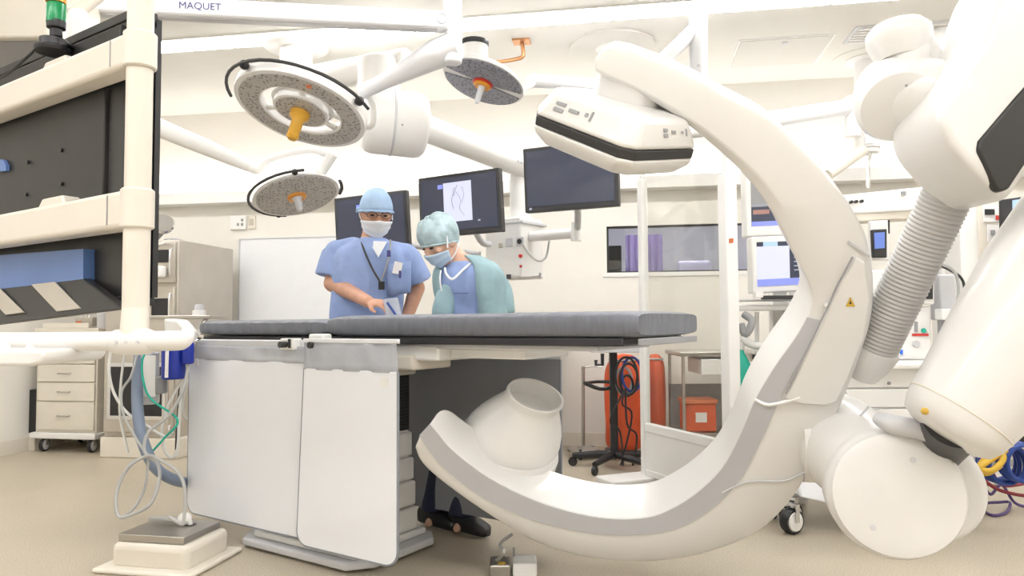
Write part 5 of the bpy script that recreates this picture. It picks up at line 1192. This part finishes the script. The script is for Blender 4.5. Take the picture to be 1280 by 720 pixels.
def hand(mb, wrist, knuck, nrm, curl, spread=.017, thumb=1, fl=(.062, .072, .068, .055), r=.0085):
    d = (knuck - wrist).normalized(); side = nrm.cross(d).normalized() * thumb
    ax = (side, d, nrm.normalized()); pc = wrist.lerp(knuck, .55)
    mb.ball(pc, .040, (knuck - wrist).length * .62, .017, ax)
    mb.capsule(wrist - d * .03, wrist + d * .02, .027, .024)
    for k in range(4):
        b = knuck - d * .012 + side * (spread * (1.5 - k)); dirv = d; p = b; L = fl[k]
        for j, q in enumerate((.45, .32, .23)):
            an = R(curl * (.4 + .5 * j)); dj_ = (d * math.cos(an) - nrm * math.sin(an)).normalized(); e = p + dj_ * (L * q * 1.15); mb.capsule(p, e, r * (1 - .08 * j), r * (.95 - .1 * j), 10); p = e
    b = wrist.lerp(knuck, .35) + side * .03; e = b + (side * .55 + d * .7 - nrm * .35).normalized() * .038; mb.capsule(b, e, .012, .0105, 10); mb.capsule(e, e + (d * .9 - nrm * .5 + side * -.05).normalized() * .03, .0105, .008, 10)
    return p

# ---------------- man in blue scrubs
dm = 4.1
tf = cv(.22, 0, -.97).normalized(); tr_ = cv(.97, 0, .22).normalized()
fm = G(460, dm, 0)
man = thing('person', 'person in blue scrubs, cap, white mask and lanyard pointing at the table', 'person', fm)
rows = [(G(460, dm, .82), .165, .115), (G(460, dm, .98), .172, .118), (P(460, 395, dm), .168, .115), (P(461, 360, dm), .18, .125), (P(462, 330, dm - .01), .192, .125), (P(463, 314, dm - .02), .15, .10), (P(464, 307, dm - .02), .085, .08), (P(465, 297, dm - .03), .06, .06)]
hm = Head(P(470, 267, dm - .07), cv(.32, -.36, -.88), .084, .106, .128)
mb = torso(MB(), rows, tr_, tf)
hm.add(mb); mb.capsule(P(464, 302, dm - .02), hm.c - hm.u * .06 - hm.f * .02, .062, .058)
shL, elL, wrL = P(419, 315, dm), P(416, 354, dm - .02), P(460, 377, dm - .34)
shR, elR, wrR = P(510, 319, dm + .02), P(521, 360, dm + .08), P(507, 402, dm + .02)
limb(mb, [shL + rh * .03, elL, wrL], [.05, .052, .033]); limb(mb, [shR - rh * .03, elR, wrR], [.05, .048, .033])
kn = P(480, 380, dm - .40); nr = (UP * .85 - fh * .25 - rh * .2).normalized(); dd_ = (kn - wrL).normalized(); nr = (nr - dd_ * nr.dot(dd_)).normalized()
hand(mb, wrL, kn, nr, 62, thumb=-1)
kr = P(500, 424, dm); hand(mb, wrR, kr, (-fh - (kr - wrR).normalized() * (-fh).dot((kr - wrR).normalized())).normalized(), 30, thumb=1)
hipL, hipR = G(440, dm, .9), G(480, dm, .9); ftL, ftR = G(436, dm, .07), G(484, dm, .07)
for h_, ft in ((hipL, ftL), (hipR, ftR)):
    kne = h_.lerp(ft, .5) + tf * .02; limb(mb, [h_, kne, ft], [.085, .058, .036]); mb.capsule(ft - UP * .02, ft + tf * .08 - UP * .035, .03, .024)
lab(mb.build('body', 'skin', man, remesh=.0055), 'bare forearms, hand and face')
# scrub top
mb = torso(MB(), [(G(460, dm, .80), .20, .15), (G(460, dm, .95), .205, .15), (P(459, 395, dm), .202, .148), (P(460, 360, dm), .205, .152), (P(462, 330, dm - .01), .208, .150), (P(463, 314, dm - .02), .188, .125), (P(464, 305, dm - .02), .125, .10), (P(465, 298, dm - .03), .074, .074)], tr_, tf, 0, .014)
def sleeve_rings(a, b, r0, r1, n=7):
    d = (b - a).normalized(); x, y, _ = frame_of(d); out = []
    for k in range(n):
        t = k / (n - 1); r = r0 + (r1 - r0) * t; c = a.lerp(b, t)
        out.append([c + (x * math.cos(q) + y * math.sin(q)) * (r + .008 * noise.noise(V((c.x * 12 + math.cos(q), c.y * 12 + math.sin(q), c.z * 9)))) for q in [2 * math.pi * j / 24 for j in range(24)]])
    return out
for sh0, el0, gx in ((shL, elL, -1), (shR, elR, 1)):
    sa = sh0 + rh * (.005 * gx) + UP * .0; sb_ = sh0.lerp(el0, .80) + rh * (.014 * gx)
    mb.ball(sa - rh * .02 * gx, .074, .078, .07); mb.capsule(sa - rh * (.11 * gx) + UP * .03, sa - rh * (.02 * gx), .058, .068); mb.rings(sleeve_rings(sa - rh * (.01 * gx), sb_, .073, .09))
top = mb.build('scrub_top', 'scrub', man, remesh=.0085)
mb = MB(); 
for h_, ft in ((hipL, ftL), (hipR, ftR)): mb.rings([ringpts(h_.lerp(ft, t) , rh, fh, r_, r_, 20, 1) for t, r_ in ((-.02, .11), (.1, .115), (.5, .095), (.85, .085), (.97, .085))])
mb.ball(G(460, dm, .9), .19, .14, .12, (tr_, tf, UP)); mb.build('trousers', 'scrub', man, remesh=.012)
for ft in (ftL, ftR): MB().rings([ringpts(ft + tf * x - UP * (.07 - z), tf.cross(UP), UP, a, b_, 16, .8) for x, z, a, b_ in ((-.09, .045, .02, .03), (-.07, .05, .042, .05), (.0, .05, .046, .05), (.08, .042, .048, .042), (.15, .032, .042, .032), (.18, .025, .015, .018))]).build('shoe', 'black', man)
# cap, mask, glasses
cap = hm.patch(0.5, lambda u: 72 + 26 * (1 - math.cos(2 * math.pi * (u - .5))) * .5, -180, 180, lambda i, j: 1.10 + .05 * math.sin(math.pi * i) + .012 * math.sin(j * 40), 12, 48).build('surgical_cap', 'cap_blue', man, solid=.004)
bandpts = [hm.at(74 + 24 * (1 - math.cos(a)) * .5, math.degrees(a), 1.115) for a in [2 * math.pi * k / 40 for k in range(40)]]
MB().tube(bandpts, .008, 8, 0, closed=True).build('cap_band', 'cap_blue', cap)
MB().tube([hm.at(86, -115, 1.15), hm.at(88, -125, 1.35), hm.at(95, -128, 1.4)], .008, 8, 3).build('cap_tie', 'cap_blue', cap)
msk = hm.patch(lambda u: 93 + 10 * abs(u - .5) * 2, lambda u: 150 - 14 * abs(u - .5) * 2, -72, 72, lambda i, j: 1.12 + .15 * math.exp(-((j - .5) / .2) ** 2) * (1 - i * .55) + .02 * math.sin(i * 16), 16, 26).build('face_mask', 'mask_white', man, solid=.003)
for q in (-1, 1):
    MB().tube([hm.at(100, 72 * q, 1.12), hm.at(92, 92 * q, 1.1), hm.at(80, 110 * q, 1.12)], .003, 6, 3).build('mask_loop', 'mask_white', msk)
    MB().tube([hm.at(142, 62 * q, 1.1), hm.at(130, 100 * q, 1.08), hm.at(110, 125 * q, 1.1)], .003, 6, 3).build('mask_loop', 'mask_white', msk)
gl = MB()
for q in (-1, 1):
    cc_ = hm.at(84, 24 * q, 1.14); pts = [cc_ + hm.r * (.027 * math.cos(a)) + hm.u * (.017 * math.sin(a)) for a in [2 * math.pi * k / 20 for k in range(20)]]; gl.tube(pts, .0022, 6, 0, closed=True); gl.tube([cc_ + hm.r * .027 * q, hm.at(82, 70 * q, 1.14), hm.at(84, 98 * q, 1.12)], .0022, 6, 3)
gl.tube([hm.at(84, 24, 1.14) - hm.r * .027, hm.at(83, 0, 1.2), hm.at(84, -24, 1.14) + hm.r * .027], .0022, 6, 3); gl.build('glasses', 'dark_grey', man)
for q in (-1, 1):
    MB().ball(hm.at(85, 24 * q, 1.0), .014, .008, .006, (hm.r, hm.f, hm.u)).build('eye', 'hair', man); MB().tube([hm.at(78, 12 * q, 1.03), hm.at(76, 24 * q, 1.03), hm.at(79, 36 * q, 1.02)], .004, 6, 3).build('eyebrow', 'hair', man)
df = dm - .175
MB().prism([P(461, 301, df + .06), P(484, 302, df + .06), P(473, 322, df)], -fh * .004).build('undershirt', 'mask_white', man)
ln = MB().tube([P(450, 298, df + .08), P(455, 312, df + .02), P(465, 335, df), P(475, 352, df - .005)], .0055, 8, 5).build('lanyard', 'dark_grey', man); MB().tube([P(488, 300, df + .08), P(487, 316, df + .02), P(482, 336, df), P(476, 352, df - .005)], .0055, 8, 5).build('lanyard_strap', 'mid_grey', ln)
MB().box(P(477, 357, df - .012), .016, .008, .022, (rh, fh, UP)).build('lanyard_clip', 'black', ln); MB().box(P(486, 317, df + .01), .010, .006, .018, (rh, fh, UP)).build('pen_clip', 'maquet_blue', ln)
bd_ = MB().box(P(497, 335, df + .0), .024, .004, .034, ((rh * .95 + UP * -.2).normalized(), fh, (UP * .95 + rh * .2).normalized())).build('badge', 'sticker_white', man, bevel=.003); MB().box(P(500, 343, df - .006), .006, .004, .02, (rh, fh, UP)).build('badge_clip', 'maquet_blue', bd_)
MB().sheet([[P(484 + 30 * u, 330 + 40 * v - 4 * u, df + .018 + .02 * u) for u in (0, .3, .6, 1)] for v in (0, .3, .7, 1)]).build('chest_pocket', 'scrub', man, solid=.006)
t = thing('instrument_pack', 'clear bluish instrument pack held in hand of the man', 'packet', P(488, 396, dm - .42))
MB().prism([P(478, 374, dm - .44), P(497, 372, dm - .44), P(503, 396, dm - .44), P(484, 399, dm - .44)], fh * .012).build('pouch', 'clear_plastic', t, bevel=.003); MB().tube([P(484, 378, dm - .45), P(495, 394, dm - .45)], .006, 8, 0).build('tool', 'cable_blue', t)
t = thing('paper_sheet', 'white paper sheet lying on the mattress in front of the man', 'paper', V((P(465, 399, dm - .5).x, P(465, 399, dm - .5).y, ztop)))
MB().boxp(V((P(432, 399, dm - .52).x, P(432, 399, dm - .52).y, ztop + .004)), rh * .32, fh * .14, UP * .004).build('sheet', 'sticker_white', t)

# ---------------- woman in teal jacket
dw = 3.72
tf = cv(-.4, 0, -.92).normalized(); tr_ = cv(.92, 0, -.4).normalized()
wom = thing('person', 'person in bouffant cap, blue mask and teal jacket leaning over the table', 'person', G(585, dw, 0))
def W(px, py, o=0.0): return P(px, py, dw + o)
rows = [(G(590, dw + .04, .80), .155, .11), (G(590, dw + .04, .95), .16, .115), (W(589, 392, .02), .13, .10), (W(587, 365), .15, .11), (W(585, 345, -.02), .155, .105), (W(583, 333, -.03), .14, .09), (W(580, 324, -.04), .085, .07), (W(576, 318, -.05), .05, .05)]
hw_ = Head(W(550, 303, -.10), cv(-.62, -.52, -.58), .072, .092, .112)
mb = torso(MB(), rows, tr_, tf); hw_.add(mb); mb.capsule(W(577, 328, -.04), hw_.c - hw_.u * .05 - hw_.f * .03, .052, .046)
sR_, eR_, wR_ = W(613, 343, .04), W(625, 392, .06), W(606, 428, .10); sL_, eL_, wL_ = W(565, 350, -.05), W(556, 394, -.07), W(566, 428, .06)
wR_.z = max(wR_.z, .9); wL_.z = max(wL_.z, .9)
limb(mb, [sR_, eR_, wR_], [.052, .042, .027]); limb(mb, [sL_, eL_, wL_], [.05, .04, .027])
for w0, e0_, th_ in ((wR_, eR_, -1), (wL_, eL_, 1)):
    d0 = (w0 - e0_).normalized(); k0_ = w0 + d0 * .08; nn_ = UP - d0 * UP.dot(d0); hand(mb, w0, k0_, nn_.normalized(), 35, thumb=th_, spread=.015, fl=(.055, .064, .06, .048), r=.0075)
f1_, f2_ = G(543, 3.74, .06), G(578, 3.64, .06); hp1, hp2 = G(575, dw, .85), G(600, dw, .85)
for h_, ft in ((hp1, f1_), (hp2, f2_)): kne = h_.lerp(ft, .5) + tf * .03; limb(mb, [h_, kne, ft], [.08, .052, .036]); mb.capsule(ft - UP * .02, ft + tf * .06 - UP * .035, .026, .02)
mb.build('body', 'skin_pale', wom, remesh=.0055)
# scrub top (v-neck) and jacket
mb = torso(MB(), [(G(590, dw + .04, .78), .19, .145), (W(589, 392, .02), .158, .128), (W(587, 365), .168, .135), (W(585, 345, -.02), .168, .125), (W(583, 334, -.03), .148, .102), (W(580, 327, -.04), .085, .078)], tr_, tf, 0, .008)
mb.build('scrub_top', 'scrub', wom, remesh=.0085)
# jacket: open shell around the back and sides
def shell(a0, a1, grow):
    g = []
    rws = [(G(592, dw + .05, .80), .20, .15), (W(591, 392, .03), .172, .142), (W(588, 365, .01), .180, .148), (W(586, 345, -.01), .178, .138), (W(584, 334, -.02), .160, .116), (W(582, 326, -.03), .11, .09), (W(579, 321, -.03), .078, .075)]
    cs2 = catmull([r[0] for r in rws], 4); h2 = catmull([V((r[1], r[2], 0)) for r in rws], 4)
    for c, h in zip(cs2, h2):
        row = []
        for k in range(25):
            a = R(a0 + (a1 - a0) * k / 24); p = c + tr_ * ((h.x + grow) * math.copysign(abs(math.cos(a)) ** .8, math.cos(a))) + tf * ((h.y + grow) * math.copysign(abs(math.sin(a)) ** .8, math.sin(a)))
            row.append(p + (p - c).normalized() * (.012 * noise.noise(V((p.x * 10, p.y * 10, p.z * 4)))))
        g.append(row)
    return g
jk = MB().sheet(shell(-245, 62, .006)).build('jacket', 'jacket', wom, solid=.007)
for s_0, e_0, w_0, gx in ((sR_, eR_, wR_, 1), (sL_, eL_, wL_, -1)):
    mb = MB(); pts = catmull([s_0 - rh * .05 * gx + UP * .03, s_0 - rh * .01 * gx, s_0.lerp(e_0, .5) + rh * .012 * gx, e_0 + rh * .01 * gx, e_0.lerp(w_0, .5), w_0], 5); rd_ = [.055, .075, .078, .074, .062, .052] if gx > 0 else [.045, .056, .058, .056, .05, .045]
    rr = []
    for i, p in enumerate(pts):
        t = i / 5; k = min(int(t), 4); r_ = rd_[k] + (rd_[k + 1] - rd_[k]) * (t - k); tg = (pts[min(i + 1, len(pts) - 1)] - pts[max(i - 1, 0)]); x_, y_, _ = frame_of(tg)
        rr.append([p + (x_ * math.cos(a) + y_ * math.sin(a)) * (r_ + .014 * noise.noise((p + x_ * math.cos(a) * .1 + y_ * math.sin(a) * .1) * 11)) for a in [2 * math.pi * q / 24 for q in range(24)]])
    mb.rings(rr).build('sleeve', 'jacket', jk, sub=1)
# white neckline piping
nk = [W(597, 322, -.06), W(590, 328, -.13), W(578, 338, -.17), W(566, 349, -.19), W(558, 343, -.17), W(556, 335, -.13)]
MB().tube(nk, .006, 8, 5).build('neck_piping', 'mask_white', wom)
MB().tube([W(551, 338, -.21), W(550, 350, -.22), W(552, 364, -.21)], .004, 6, 4).build('mask_tie', 'mask_white', wom)
emb = [W(567 + k * 3, 366 + (k % 2) * .6, -.175 - .01) for k in range(7)]; MB().tube(emb, .0022, 6, 0).build('embroidery', 'maquet_blue', wom)
bc = hw_.patch(0.5, lambda u: 76 + 34 * (1 - math.cos(2 * math.pi * (u - .5))) * .5, -180, 180, lambda i, j: 1.06 + (.26 + .16 * abs(j - .5) * 2) * math.sin(math.pi * min(1, i * .95 + .05)) ** .8 + .03 * math.sin(j * 70) * i + .03 * math.sin(j * 31 + i * 9), 16, 60).build('bouffant_cap', 'bouffant', wom, solid=.003)
bandp = [hw_.at(77 + 32 * (1 - math.cos(a)) * .5, math.degrees(a), 1.08) for a in [2 * math.pi * k / 40 for k in range(40)]]; MB().tube(bandp, .006, 8, 0, closed=True).build('cap_band', 'bouffant', bc)
hb = hw_.patch(0.5, lambda u: 74 + 40 * (1 - math.cos(2 * math.pi * (u - .5))) * .5, -180, 180, lambda i, j: 1.045, 10, 30).build('hair', 'hair', wom, solid=.003)
mk = hw_.patch(lambda u: 96 + 10 * abs(u - .5) * 2, lambda u: 150 - 14 * abs(u - .5) * 2, -74, 74, lambda i, j: 1.12 + .16 * math.exp(-((j - .5) / .2) ** 2) * (1 - i * .55) + .02 * math.sin(i * 16), 16, 26).build('face_mask', 'mask_blue', wom, solid=.003)
for q in (-1, 1):
    MB().tube([hw_.at(100, 74 * q, 1.13), hw_.at(80, 84 * q, 1.2), hw_.at(55, 95 * q, 1.33), hw_.at(25, 110 * q, 1.36)], .004, 6, 4).build('mask_tie', 'mask_white', mk); MB().tube([hw_.at(142, 66 * q, 1.1), hw_.at(125, 100 * q, 1.1), hw_.at(105, 130 * q, 1.15)], .004, 6, 4).build('mask_tie', 'mask_white', mk)
    MB().ball(hw_.at(86, 24 * q, 1.0), .014, .008, .005, (hw_.r, hw_.f, hw_.u)).build('eye', 'hair', wom); MB().tube([hw_.at(79, 12 * q, 1.03), hw_.at(77, 24 * q, 1.03), hw_.at(80, 36 * q, 1.02)], .0035, 6, 3).build('eyebrow', 'hair', wom)
mb = MB()
for h_, ft in ((hp1, f1_), (hp2, f2_)): mb.rings([ringpts(h_.lerp(ft, t), rh, fh, r_, r_, 20, 1) for t, r_ in ((-.02, .10), (.1, .105), (.5, .085), (.85, .075), (.98, .078))])
mb.ball(G(590, dw + .02, .86), .165, .13, .11, (tr_, tf, UP)); mb.build('trousers', 'navy', wom, remesh=.012)
sdv = cv(.75, 0, -.66).normalized()
for ft in (f1_, f2_): MB().rings([ringpts(ft + sdv * x - UP * (.06 - z), sdv.cross(UP), UP, a, b_, 18, .75) for x, z, a, b_ in ((-.10, .04, .02, .03), (-.085, .046, .042, .046), (-.03, .05, .048, .05), (.04, .046, .05, .046), (.11, .036, .05, .036), (.16, .028, .04, .028), (.18, .022, .015, .016))]).build('shoe', 'black', wom)
